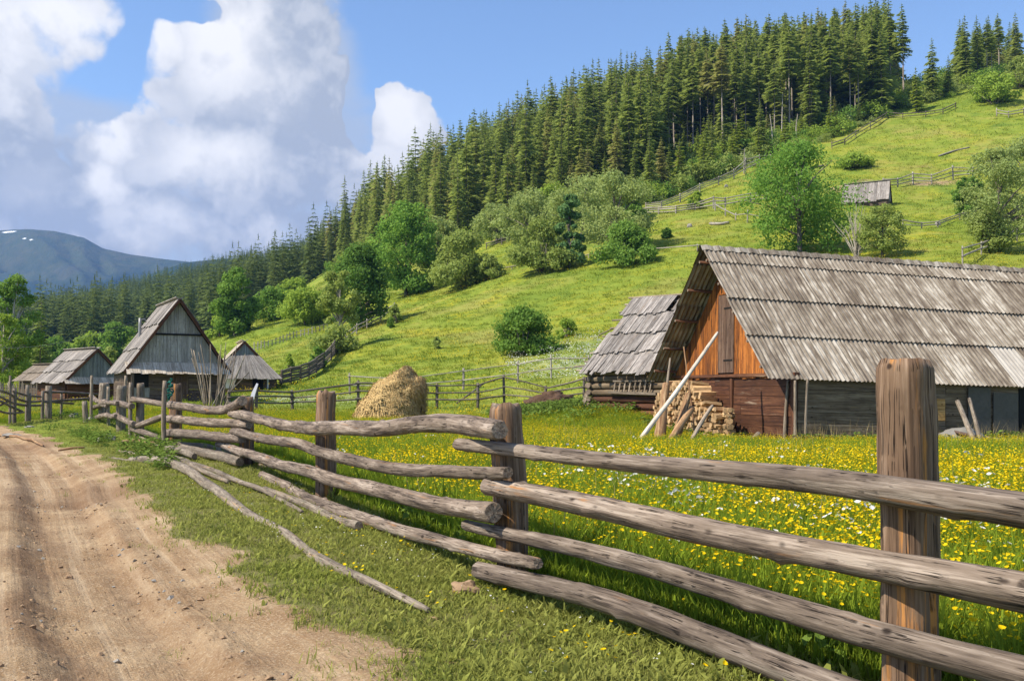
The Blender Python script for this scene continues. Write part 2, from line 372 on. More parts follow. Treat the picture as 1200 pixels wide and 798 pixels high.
def groundmat():
    m, t, b = principled('meadow_and_track_ground')
    pos = t.new('ShaderNodeNewGeometry').outputs['Position']
    dirt = attr(t, 'dirt')[2]; white = attr(t, 'white')[2]; far = attr(t, 'far')[2]; yel = attr(t, 'yel')[2]; wood_ = attr(t, 'wood')[2]
    g = grasscol(t, pos)
    fine = t.noise(pos, 7, 6, .7)
    g = t.mix(t.m('MULTIPLY', t.mr(fine, .4, .65), .25), g, (.08,.13,.016))
    ye = t.m('MULTIPLY', t.m('MULTIPLY', yel, t.mr(t.noise(pos, .16, 4, .65), .48, .60)), t.mr(t.noise(pos, 3.0, 4, .7), .44, .58))
    g = t.mix(t.m('MULTIPLY', ye, .75), g, (.42,.34,.015))
    wt = t.m('MULTIPLY', white, t.mr(t.noise(pos, 3.5, 4, .7), .45, .56))
    g = t.mix(wt, g, (.55,.56,.48))
    g = t.mix(wood_, g, t.mix(fine, (.035,.032,.018), (.07,.085,.025)))
    d1 = t.noise(pos, 1.1, 5, .6); d2 = t.noise(pos, 9, 7, .7); d3 = t.noise(pos, 55, 5, .65)
    dc = t.mix(t.mr(d1, .36, .64), (.265,.170,.090), (.40,.285,.168))
    dc = t.mix(t.m('MULTIPLY', t.mr(d2, .46, .66), .7), dc, (.28,.178,.10))
    dc = t.mix(t.m('MULTIPLY', t.mr(d3, .50, .66), .6), dc, (.57,.455,.315)); d4 = t.noise(pos, 24, 6, .75)
    dc = t.mix(t.m('MULTIPLY', t.mr(d4, .54, .68), .5), dc, (.20,.125,.07))
    damp_shade = attr(t, 'damp_shade')[2]; rs = attr(t, 'rs')[2]
    lane = t.noise(t.comb(t.m('MULTIPLY', rs, 6.5), t.m('MULTIPLY', t.sep(pos)[1], .16), 0.), 1., 5, .6)
    dc = t.mix(t.m('MULTIPLY', t.mr(lane, .50, .66), .36), dc, (.235,.145,.078)); dc = t.mix(t.m('MULTIPLY', t.mr(lane, .47, .34), .35), dc, (.54,.42,.28))
    dc = t.mix(t.m('MULTIPLY', damp_shade, .6), dc, (.15,.085,.05))
    near = attr(t, 'near')[2]
    g = t.mix(t.m('MULTIPLY', near, t.mr(t.noise(pos, 3.2, 6, .7), .30, .55, .45, 1.)), g, t.mix(fine, (.10,.105,.032), (.24,.205,.095)))
    e = t.mr(t.m('ADD', dirt, t.m('MULTIPLY', t.m('SUBTRACT', t.noise(pos, 4.5, 7, .7), .5), .9)), .40, .60)
    t.set(b.inputs['Base Color'], t.mix(e, g, dc))
    b.inputs['Roughness'].default_value = .95; b.inputs['Specular IOR Level'].default_value = .1
    h = t.m('ADD', t.m('MULTIPLY', d2, 1.), t.m('ADD', t.m('MULTIPLY', d3, .35), t.m('MULTIPLY', d1, .6)))
    h = t.m('ADD', h, t.m('MULTIPLY', d4, -.5)); h = t.m('ADD', h, t.m('MULTIPLY', t.m('MULTIPLY', lane, dirt), 1.2)); bump(t, b, h, .8, .04)
    return m
M['ground'] = groundmat()

# ------------------------------------------------------------------ terrain
ctl = []
def cc(px, lst):
    for py, d in lst:
        p = P(px, py, d); ctl.append((p.x/d, math.log(d), p.z/d))
cc(-500, [(482,60),(455,120),(428,300),(390,1000)])
cc(-200, [(480,60),(458,110),(425,300),(388,1000)])
cc(0,   [(476,60),(460,90),(445,140),(428,220),(415,320),(402,500),(385,1000)])
cc(100, [(472,60),(458,90),(440,140),(425,220),(412,320),(397,500),(366,950)])
cc(200, [(470,54),(460,76),(440,130),(418,200),(403,300),(385,500),(342,920)])
cc(275, [(476,52),(462,64),(440,90),(392,150),(386,220),(372,400),(326,880)])
cc(330, [(478,52),(458,64),(430,90),(385,140),(370,190),(352,350),(318,800)])
cc(390, [(478,52),(452,66),(415,95),(375,140),(345,200),(312,330),(312,700)])
cc(450, [(478,52),(446,66),(395,100),(350,145),(320,200),(280,320),(300,600),(310,1000)])
cc(540, [(478,52),(443,64),(390,95),(335,138),(305,175),(235,300),(260,500),(300,1000)])
cc(620, [(477,51),(442,60),(385,90),(315,130),(280,170),(190,290),(215,430),(290,1000)])
cc(700, [(474,48),(440,56),(385,80),(305,125),(265,165),(160,285),(180,420),(280,1000)])
cc(800, [(478,44),(445,54),(380,75),(297,115),(250,155),(225,185),(140,275),(165,420),(270,1000)])
cc(900, [(465,46),(380,70),(295,112),(240,150),(195,195),(128,260),(150,400),(260,1000)])
cc(1000,[(465,44),(380,66),(290,112),(225,150),(165,200),(118,250),(140,400),(250,1000)])
cc(1100,[(465,44),(380,64),(290,105),(230,145),(180,180),(120,225),(100,255),(130,400)])
cc(1200,[(465,44),(380,62),(285,108),(200,155),(130,205),(88,250),(120,400),(230,1000)])
cc(1400,[(465,44),(380,60),(285,105),(200,150),(120,200),(80,250),(110,400)])
cc(1900,[(470,40),(300,100),(200,150),(100,250),(140,500),(200,1000)])
for px in (-700,-350,-50,200,420,640,860,1080,1300,1600,2000):
    for d in (1.2, 2.2, 4, 7, 11, 15, 20, 26): ctl.append(((px-600)/F, math.log(d), -.10*min(1, max(0, (d-9)/10))*(1 if px > 700 else .0)/d))
for px in (860,1080,1300,1600,2000):
    for d in (29, 35): ctl.append(((px-600)/F, math.log(d), -.22/d))
for px in (200, 420, 560, 660): ctl.append(((px-600)/F, math.log(34), .02/34))
ctl.append(((693-600)/F, math.log(40), .62/40))
for px in (-600,-300,-100,60): ctl.append(((px-600)/F, math.log(36), .1/36))
ctl = np.array(ctl)
SU, SL = 2.2, 1.0
def tps(r2): return np.where(r2 > 1e-12, .5*r2*np.log(np.maximum(r2, 1e-12)), 0)
def solve():
    X = ctl[:, :2]*[SU, SL]; n = len(X)
    K = tps(((X[:, None]-X[None])**2).sum(-1)) + np.eye(n)*2e-4
    Pm = np.hstack([np.ones((n, 1)), X]); A = np.block([[K, Pm], [Pm.T, np.zeros((3, 3))]])
    return X, np.linalg.solve(A, np.concatenate([ctl[:, 2], np.zeros(3)]))
TX, TW = solve()
def hash2(ix, iy, s):
    h = (ix.astype(np.int64)*374761393 + iy.astype(np.int64)*668265263 + s*974711) & 0x7fffffff
    h = ((h ^ (h >> 13))*1274126177) & 0x7fffffff
    return ((h ^ (h >> 16)) & 0xffff)/65535.
def vnoise(x, y, s=0):
    ix, iy = np.floor(x), np.floor(y); fx, fy = x-ix, y-iy; fx = fx*fx*(3-2*fx); fy = fy*fy*(3-2*fy)
    a, b, c, d = hash2(ix, iy, s), hash2(ix+1, iy, s), hash2(ix, iy+1, s), hash2(ix+1, iy+1, s)
    return (a*(1-fx)+b*fx)*(1-fy)+(c*(1-fx)+d*fx)*fy
def fbm(x, y, o=4, s=0):
    r = 0; a = .5
    for i in range(o): r = r+a*(vnoise(x, y, s+i*17)-.5); x, y, a = x*2.03, y*2.03, a*.5
    return r
def sm(x, a, b):
    t = np.clip((x-a)/(b-a), 0, 1); return t*t*(3-2*t)
# road edge (polyline on the ground, grass on its right-hand side)
EDGE = np.array([[0.2,2.2]] + [[(px-600)/F*d, d] for px, d in [(470,4.86),(400,5.65),(300,7.3),(215,11.0),(150,16.3),(108,21.5),(62,29.0),(10,35.5),(-80,43),(-260,52)]])
def road_s(x, y):
    """signed distance into the road from its grassy edge"""
    best = np.full(x.shape, 1e9); sg = np.zeros(x.shape)
    for (ax, ay), (bx, by) in zip(EDGE[:-1], EDGE[1:]):
        dx, dy = bx-ax, by-ay; L2 = dx*dx+dy*dy
        t = np.clip(((x-ax)*dx+(y-ay)*dy)/L2, 0, 1)
        d = np.hypot(x-ax-t*dx, y-ay-t*dy); cr = dx*(y-ay)-dy*(x-ax)
        m = d < best; best = np.where(m, d, best); sg = np.where(m, np.sign(cr), sg)
    return best*sg+.12*sm(y, 12, 6)
def base_z(x, y):
    x = np.atleast_1d(np.asarray(x, float)); y = np.atleast_1d(np.asarray(y, float))
    yy = np.maximum(y, 1.2); u = np.clip(x/yy, -1.3, 1.3); L = np.log(yy)
    out = np.empty(len(x)); 
    for i in range(0, len(x), 20000):
        Q = np.stack([u[i:i+20000]*SU, L[i:i+20000]*SL], 1)
        out[i:i+20000] = tps(((Q[:, None]-TX[None])**2).sum(-1)) @ TW[:len(TX)] + TW[len(TX)] + Q @ TW[len(TX)+1:]
    return out*yy*sm(y, 5., 13.)
def ground_z(x, y):
    x = np.atleast_1d(np.asarray(x, float)); y = np.atleast_1d(np.asarray(y, float))
    z = base_z(x, y)
    z = z + fbm(x*.12, y*.12, 4, 3)*np.clip((y-50)/60, 0, 1)*1.0 + fbm(x*.8, y*.8, 3, 5)*.10
    s = road_s(x, y) + fbm(x*.25, y*.10, 2, 9)*.25
    near = sm(y, 60, 40)
    on = sm(s, -.1, .5)*sm(s, 6.2, 4.8)*near
    rut = -.05 - .115*sm(s, .60, .88)*sm(s, 1.72, 1.36) - .02*np.exp(-((s-.45)/.3)**2) + .015*np.exp(-((s-1.75)/.2)**2) - .09*np.exp(-((s-2.95)/.28)**2)
    rg = .35+1.1*np.exp(-((s-.72)/.25)**2)+.9*np.exp(-((s-1.5)/.22)**2)+.6*np.exp(-((s-2.5)/.4)**2)
    rut = rut + fbm(s*1.3, y*.14, 3, 21)*.06 + fbm(x*4.0, y*2.0, 3, 33)*.024*rg + fbm(x*13, y*11, 3, 41)*.026*rg
    hole = -.12*np.exp(-(((x+5.6)/1.0)**2+((y-14.6)/.9)**2))
    return z + on*(rut+hole)
def GZ(x, y): return float(ground_z([x], [y])[0])
def G(px, Y):
    """ground point at distance Y in pixel column px"""
    z = 0
    x = (px-600)/F*Y
    return Vector((x, Y, GZ(x, Y)))
_L = np.exp(np.linspace(math.log(3.), math.log(1000.), 900))
def Gp(px, py):
    """the place on the ground seen at photo pixel (px,py)"""
    x, y, z = ray(px, py); X = x/y*_L; Z = EYE+z/y*_L
    g = ground_z(X, _L); k = np.where(Z <= g)[0]
    i = k[0] if len(k) else len(_L)-1
    return Vector((X[i], _L[i], g[i]))
def mpp(Y): return Y/F                    # metres per photo pixel

FOREST_LO = np.array([(-400,330),(330,330),(390,318),(450,305),(540,292),(640,262),(760,238),(850,203),(930,178),(1010,148),(1060,128),(1130,108),(1200,82),(1500,60)], float)
PATCH = []      # bare soil patches on grass: (x, y, rx, ry, strength)
def patch(px, py, wpx, k=1., asp=1.):
    p = Gp(px, py); r = wpx*mpp(p.y); PATCH.append((p.x, p.y, r, r*asp, k))
for a in [(532,776,26,1.,.8),(545,690,16,.7,.8),(470,735,10,.6,.6),(990,222,34,.8,1.2),(1010,212,24,.7,1),(700,512,0.1,0,1),(830,250,40,.45,.5),(770,252,40,.5,.5),
          (1090,216,60,.75,.5),(1010,196,26,.6,2),(1085,196,20,.6,1.5),(980,165,20,.5,1.5),(1120,170,18,.5,1.5),(345,404,26,.55,1.),(700,300,18,.3,1),(940,208,14,.6,1),(1170,150,22,.5,1.2)]:
    patch(*a)

FP = [Vector((1.78, 4.45)), Vector((-.013, 7.4)), Vector((-2.47, 13.1)), Vector((-5.04, 18.7)), Vector((-8.75, 25.6)), Vector((-10.85, 28.7)), Vector((-12.95, 32.6)), Vector((-16.6, 40.))]
# which side of the fence a point lies on: + = meadow side
FL = [(4.5, -.1)]+[(v.x, v.y) for v in FP]+[(-19.2, 43.), (-18.6, 36.), (-22, 30.)]
def fence_side(x, y):
    best = np.full(x.shape, 1e9); sg = np.zeros(x.shape)
    for (ax, ay), (bx, by) in zip(FL[:-1], FL[1:]):
        dx, dy = bx-ax, by-ay; t = np.clip(((x-ax)*dx+(y-ay)*dy)/(dx*dx+dy*dy), 0, 1); d = np.hypot(x-ax-t*dx, y-ay-t*dy); m = d < best
        best = np.where(m, d, best); sg = np.where(m, -np.sign(dx*(y-ay)-dy*(x-ax)), sg)
    return best*sg
def fan(u0, u1, nu, d0, d1, nd):
    u = np.linspace(u0, u1, nu); d = np.exp(np.linspace(math.log(d0), math.log(d1), nd))
    D, U = np.meshgrid(d, u, indexing='ij')
    return (U*D).ravel(), D.ravel(), nu, nd
def grid_faces(nu, nd):
    i = np.arange(nd-1)[:, None]*nu+np.arange(nu-1)[None]
    return np.stack([i, i+1, i+nu+1, i+nu], -1).reshape(-1, 4)
def ground_attrs(x, y, z):
    s = road_s(x, y) + fbm(x*.9, y*.9, 3, 51)*.9
    wgt = sm(y, 58, 46)
    dirt = sm(s, -.28, .22)*sm(s, 6.6, 6.)*wgt
    for (cx, cy, rx, ry, k) in PATCH:
        dirt = np.maximum(dirt, k*np.exp(-((x-cx)/rx)**2-((y-cy)/max(ry, .01))**2)*.85)
    dirt = np.maximum(dirt, .30*sm(s, -1.3, -.2)*sm(s, .3, .0)*wgt)
    yc = y*math.cos(PITCH)+(z-EYE)*math.sin(PITCH); zc = -y*math.sin(PITCH)+(z-EYE)*math.cos(PITCH)
    px, py = 600+F*x/yc, 399-F*zc/yc
    def el(cx, cy, rx, ry): return np.exp(-((px-cx)/rx)**2-((py-cy)/ry)**2)*(y > 20)
    white = np.clip(el(655,430,42,14)*.4+el(690,410,30,12)*.2+el(355,468,70,5)*.7, 0, 1)
    far = sm(y, 50, 80)
    yel = np.clip(.45*sm(y, 50, 60)*sm(y, 230, 180) + el(1010,285,90,16)*1.1 + el(1000,272,40,10)+el(540,370,110,45)*.5, 0, 1)
    wd = (py < np.interp(px, FOREST_LO[:, 0], FOREST_LO[:, 1])-4)*(y > 150)*1.0
    wd = np.maximum(wd, ((y > 330) & (px < 420))*1.0)
    damp_shade = np.clip(np.exp(-(((x+5.6)/1.3)**2+((y-14.8)/1.3)**2)) + .8*np.exp(-(((x+13.2)/5)**2+((y-26.5)/1.6)**2)) + .75*np.exp(-((s-1.5)/.16)**2)*wgt + .4*np.exp(-((s-.72)/.2)**2)*wgt, 0, 1)  # damp hollow; along the ruts, berm shade painted into the soil colour
    near = sm(y, 30, 18)*(road_s(x, y) < 1.5)*sm(fence_side(x, y), .6, -.1)
    return dict(rs=road_s(x, y)+fbm(x*.25, y*.10, 2, 9)*.25, near=near, dirt=dirt, white=white, far=far, yel=yel, wood=wd, damp_shade=damp_shade), s
def terrain():
    x, y, nu, nd = fan(-.64, .64, 500, 2.2, 60, 560)
    z = ground_z(x, y); at, s = ground_attrs(x, y, z); V = np.stack([x, y, z], 1); Fc = grid_faces(nu, nd)
    fs = s[Fc].mean(1); road = (fs > -.02) & (fs < 6.3) & (y[Fc[:, 0]] < 52)
    def sub(name, mask, label, cat):
        f = Fc[mask]; used, inv = np.unique(f.ravel(), return_inverse=True)
        me = mesh(name, V[used], inv.reshape(-1, 4), M['ground'], smooth=True, attrs={k: v[used] for k, v in at.items()})
        return tag(link(name, me), label, cat, kind='structure')
    sub('dirt_road', road, 'rutted pale brown dirt track beside the log fence', 'road')
    sub('meadow', ~road, 'grassy verge and flowering meadow floor around the fence', 'meadow')
    x, y, nu, nd = fan(-.64, .64, 300, 60, 1100, 230)
    z = ground_z(x, y); at, s = ground_attrs(x, y, z)
    o = link('hillside', mesh('hillside', np.stack([x, y, z], 1), grid_faces(nu, nd), M['ground'], smooth=True, attrs=at)); tag(o, 'green hillside pasture rising to the spruce forest', 'hillside', kind='structure')
    # ground that carries on outside the view on both sides and behind the camera
    for (a, b) in ((-1.3, -.64), (.64, 1.3)):
        x, y, nu, nd = fan(a, b, 40, 2.2, 1100, 120); z = ground_z(x, y); at, s = ground_attrs(x, y, z)
        tag(link('surrounding_ground', mesh('surrounding_ground', np.stack([x, y, z], 1), grid_faces(nu, nd), M['ground'], smooth=True, attrs=at)), 'grassland continuing beside the meadow', 'ground', kind='structure')
    r = 3300.; n = 64
    V = [(0, 0, -.6)]; Fq = []
    vs = [(-r, -r, -.25), (r, -r, -.25), (r, 0, -.25), (4., 1.2, -.02), (1.41, 2.2, -.0), (-1.41, 2.2, -.12), (-4., 1.2, -.1), (-r, 0, -.25)]
    me = mesh('ground_behind', vs, [(0, 1, 2, 3, 6, 7), (3, 4, 5, 6)], M['ground'], attrs={k: [0.]*8 for k in ('dirt', 'white', 'far', 'yel', 'wood', 'damp_shade', 'near', 'rs')})
    tag(link('valley_ground', me), 'grassland behind the viewpoint', 'ground', kind='structure')
    vs = [(-3300, 900, -14), (3300, 900, -14), (3300, 3700, -14), (-3300, 3700, -14)]
    me = mesh('valley_floor', vs, [(0, 1, 2, 3)], M['ground'], attrs={k: [0.]*4 for k in ('dirt', 'white', 'far', 'yel', 'damp_shade', 'near', 'rs')} | {'wood': [1.]*4})
    tag(link('valley_floor', me), 'wooded valley floor below the far mountain', 'valley', kind='structure')
terrain()

def mountain():
    m, t, b = principled('far_mountain_slopes')
    pos = t.new('ShaderNodeNewGeometry').outputs['Position']; h = t.sep(pos)[2]
    n = t.noise(pos, .004, 7, .65); n2 = t.noise(pos, .02, 6, .7)
    f = t.m('ADD', h, t.m('MULTIPLY', t.m('SUBTRACT', n, .5), 420.))
    col = t.mix(t.mr(f, 250, 420), (.008,.026,.013), (.046,.066,.024))
    col = t.mix(t.mr(n2, .35, .7), col, t.mix(t.mr(f, 250, 420), (.018,.045,.020), (.080,.085,.036)))
    col = t.mix(t.m('MULTIPLY', t.mr(t.noise(pos, .007, 5, .6), .60, .64), .2), col, (.10,.08,.06))
    sn = attr(t, 'snow')[2]
    col = t.mix(t.mr(t.m('ADD', sn, t.m('MULTIPLY', t.m('SUBTRACT', n2, .5), .5)), .45, .55), col, (.85,.87,.9))
    t.set(b.inputs['Base Color'], col); bump(t, b, n2, .6, 20.)
    # ridge silhouettes as seen from the valley, nearer spur first
    for name, label, prof, d0, d1, s in [
        ('mountain_spur', 'dark wooded spur in front of the far mountain', [(-300,360),(0,362),(70,352),(120,340),(170,322),(215,306),(262,302),(330,310),(420,340)], 1900, 2300, 4),
        ('far_mountain', 'blue far mountain with two snow patches on its rounded top', [(-400,300),(-150,275),(0,268),(30,267),(60,269),(95,277),(118,290),(150,297),(185,302),(220,306),(300,330),(420,370)], 2500, 3500, 8)]:
        prof = np.array(prof, float); px = np.linspace(-380, 420, 220); v = np.linspace(0, 1, 70)
        top = np.interp(px, prof[:, 0], prof[:, 1]); 
        k = np.array([.02, .2, .6, .2, .02]);
        VV, PX = np.meshgrid(v, px, indexing='ij'); TP = np.meshgrid(v, top, indexing='ij')[1]
        D = d0+(d1-d0)*VV
        zt = EYE+(455-TP)*D.max()/F; 
        bump_ = fbm(PX*.014+VV*1.2, VV*3+PX*.004, 5, s)
        Z = -10+(zt+10)*np.where(VV < .86, (VV/.86)**.85, 1-.35*((VV-.86)/.14)**1.5) 
        Z = np.where(VV < .86, Z*(1+bump_*.55*np.sin(np.pi*np.clip(VV/.86, 0, 1))), Z)
        X = (PX-600)/F*D
        if name == 'far_mountain': Z = Z*(d0+(d1-d0)*.86)/d1
        else: Z = Z*(d0+(d1-d0)*.86)/d1
        pxx, pyy = 600+F*X/D, 455-F*(Z-EYE)/D
        sno = np.maximum.reduce([np.exp(-((pxx-cx-(pyy-cy)*tl)/rx)**2-((pyy-cy)/ry)**2) for cx, cy, rx, ry, tl in [(4,270.5,14,1.4,-3.),(29,279.5,8,1.4,1.8),(89,276.5,3,.8,0)]])*(VV < .87)
        if name != 'far_mountain': sno = sno*0
        me = mesh(name, np.stack([X.ravel(), D.ravel(), Z.ravel()], 1), grid_faces(220, 70), m, smooth=True, attrs={'snow': sno.ravel()})
        tag(link(name, me), label, 'mountain', kind='structure')
mountain()

# ------------------------------------------------------------------ timber builders
def rv(a): return random.uniform(-a, a)
def log_mesh(name, pts, rads, mats, nseg=10, nl=None, rough=.07, bend=.0, seed=None, chip=0., knots=0.):
    pts = [Vector(p) for p in pts]; seed = random.random()*100 if seed is None else seed
    cum = [0.]
    for a, b in zip(pts, pts[1:]): cum.append(cum[-1]+(b-a).length)
    Lt = cum[-1]; nl = nl or max(4, int(Lt/.12))
    n = len(pts)
    def at(s):
        for i in range(n-1):
            if s <= cum[i+1] or i == n-2: break
        t = (s-cum[i])/max(1e-6, cum[i+1]-cum[i])
        p0, p1, p2, p3 = pts[max(i-1, 0)], pts[i], pts[i+1], pts[min(i+2, n-1)]
        q = .5*((2*p1)+(p2-p0)*t+(2*p0-5*p1+4*p2-p3)*t*t+(3*p1-p0-3*p2+p3)*t**3) if n > 2 else p1.lerp(p2, t)
        return q, rads[i]+(rads[i+1]-rads[i])*t
    V, LC, Fc, mi = [], [], [], []
    ox = random.random()*9
    up = Vector((0, 0, 1)) if abs((pts[-1]-pts[0]).normalized().z) < .9 else Vector((1, 0, 0))
    cen = []
    for k in range(nl+1):
        s = Lt*k/nl; c, r = at(s)
        if bend: c = c+Vector((mnoise.noise((s*.45, seed, 1)), mnoise.noise((s*.45, seed, 7)), mnoise.noise((s*.45, seed, 13))))*bend
        cen.append((c, r, s))
    kn = [(random.uniform(.2, Lt), random.uniform(0, 6.28), random.uniform(.12, .34)) for _ in range(int(Lt*knots))]
    for k, (c, r, s) in enumerate(cen):
        T = (cen[min(k+1, nl)][0]-cen[max(k-1, 0)][0]).normalized(); X = T.cross(up).normalized(); Y = X.cross(T)
        endk = .88 if k in (0, nl) else 1.
        for j in range(nseg):
            a = 2*math.pi*j/nseg
            rr = r*endk*(1+rough*2*mnoise.noise((math.cos(a)*1.3+seed, math.sin(a)*1.3, s*1.1))+rough*mnoise.noise((math.cos(a)*3.2, math.sin(a)*3.2+seed, s*4)))
            for ks, ka, kh in kn:
                if abs(s-ks) < .16: rr += r*kh*math.exp(-((s-ks)/.045)**2-((math.atan2(math.sin(a-ka), math.cos(a-ka)))/.42)**2)
            o = T*(chip*r*mnoise.noise((math.cos(a)*2+seed, math.sin(a)*2, 5))) if k in (0, nl) else Vector()
            V.append(c+X*(rr*math.cos(a))+Y*(rr*math.sin(a))+o); LC.append((r*math.cos(a)+ox, r*math.sin(a), s))
    for k in range(nl):
        for j in range(nseg):
            a, b = k*nseg+j, k*nseg+(j+1) % nseg
            Fc.append((a, b, b+nseg, a+nseg)); mi.append(0)
    for k, sgn in ((0, -1), (nl, 1)):
        c, r, s = cen[k]; i = len(V); V.append(c); LC.append((ox, 0, s))
        for j in range(nseg):
            a, b = k*nseg+j, k*nseg+(j+1) % nseg
            Fc.append((a, b, i) if sgn > 0 else (b, a, i)); mi.append(1)
    mats = mats if isinstance(mats, list) else [mats, M['cut']]
    me = mesh(name, V, Fc, mats, LC, True, mi)
    me.polygons.foreach_set('use_smooth', np.array([x == 0 for x in mi]))
    return me
def log(name, pts, rads, mats, parent=None, label=None, **kw):
    if not isinstance(rads, (list, tuple)): rads = [rads]*len(pts)
    return link(name, log_mesh(name, pts, rads, mats, **kw), parent, label)
def board_mesh(name, p0, p1, wv, tv, mats, jag=.0, top=None):
    """a sawn board from p0 to p1; wv = half width vector, tv = half thickness vector; top(end) skews the two ends"""
    p0, p1, wv, tv = Vector(p0), Vector(p1), Vector(wv), Vector(tv); d = (p1-p0); L = d.length; d = d/L
    V, LC = [], []; ox = random.random()*9; j = [rv(jag) for _ in range(4)]; w, th = wv.length, tv.length
    nm = 3
    for k, s in enumerate(np.linspace(0, L, nm)):
        wob = rv(.004) if 0 < k < nm-1 else 0
        for q, (a, b) in enumerate(((-1, -1), (1, -1), (1, 1), (-1, 1))):
            o = Vector()
            if k == 0: o = d*(j[0] if a < 0 else j[1])
            if k == nm-1: o = d*(j[2] if a < 0 else j[3])
            if k == nm-1 and top: o = o+d*(top[0] if a < 0 else top[1])
            V.append(p0+d*s+wv*a+tv*b+o+wv.normalized()*wob); LC.append((a*w+ox, b*th, s))
    Fc = [(3, 2, 1, 0), (4*(nm-1), 4*(nm-1)+1, 4*(nm-1)+2, 4*(nm-1)+3)]
    for k in range(nm-1):
        for q in range(4):
            a, b = 4*k+q, 4*k+(q+1) % 4; Fc.append((a, b, b+4, a+4))
    return mesh(name, V, Fc, mats, LC)
def board(name, p0, p1, wv, tv, mat, parent=None, label=None, **kw): return link(name, board_mesh(name, p0, p1, wv, tv, mat, **kw), parent, label)
def box(name, lo, hi, mat, parent=None):
    lo, hi = Vector(lo), Vector(hi); c = (lo+hi)/2; h = (hi-lo)/2
    return board(name, (lo.x, c.y, c.z), (hi.x, c.y, c.z), (0, h.y, 0), (0, 0, h.z), mat, parent)

# ------------------------------------------------------------------ barn (large structure first)
def frame_matrix(o, ax, gx):
    """origin o, local x along ax, local y along gx, local z up"""
    ax, gx = Vector(ax).normalized(), Vector(gx); gx = (gx-ax*gx.dot(ax)).normalized(); up = ax.cross(gx)
    m = Matrix((ax, gx, up)).transposed().to_4x4(); m.translation = Vector(o); return m

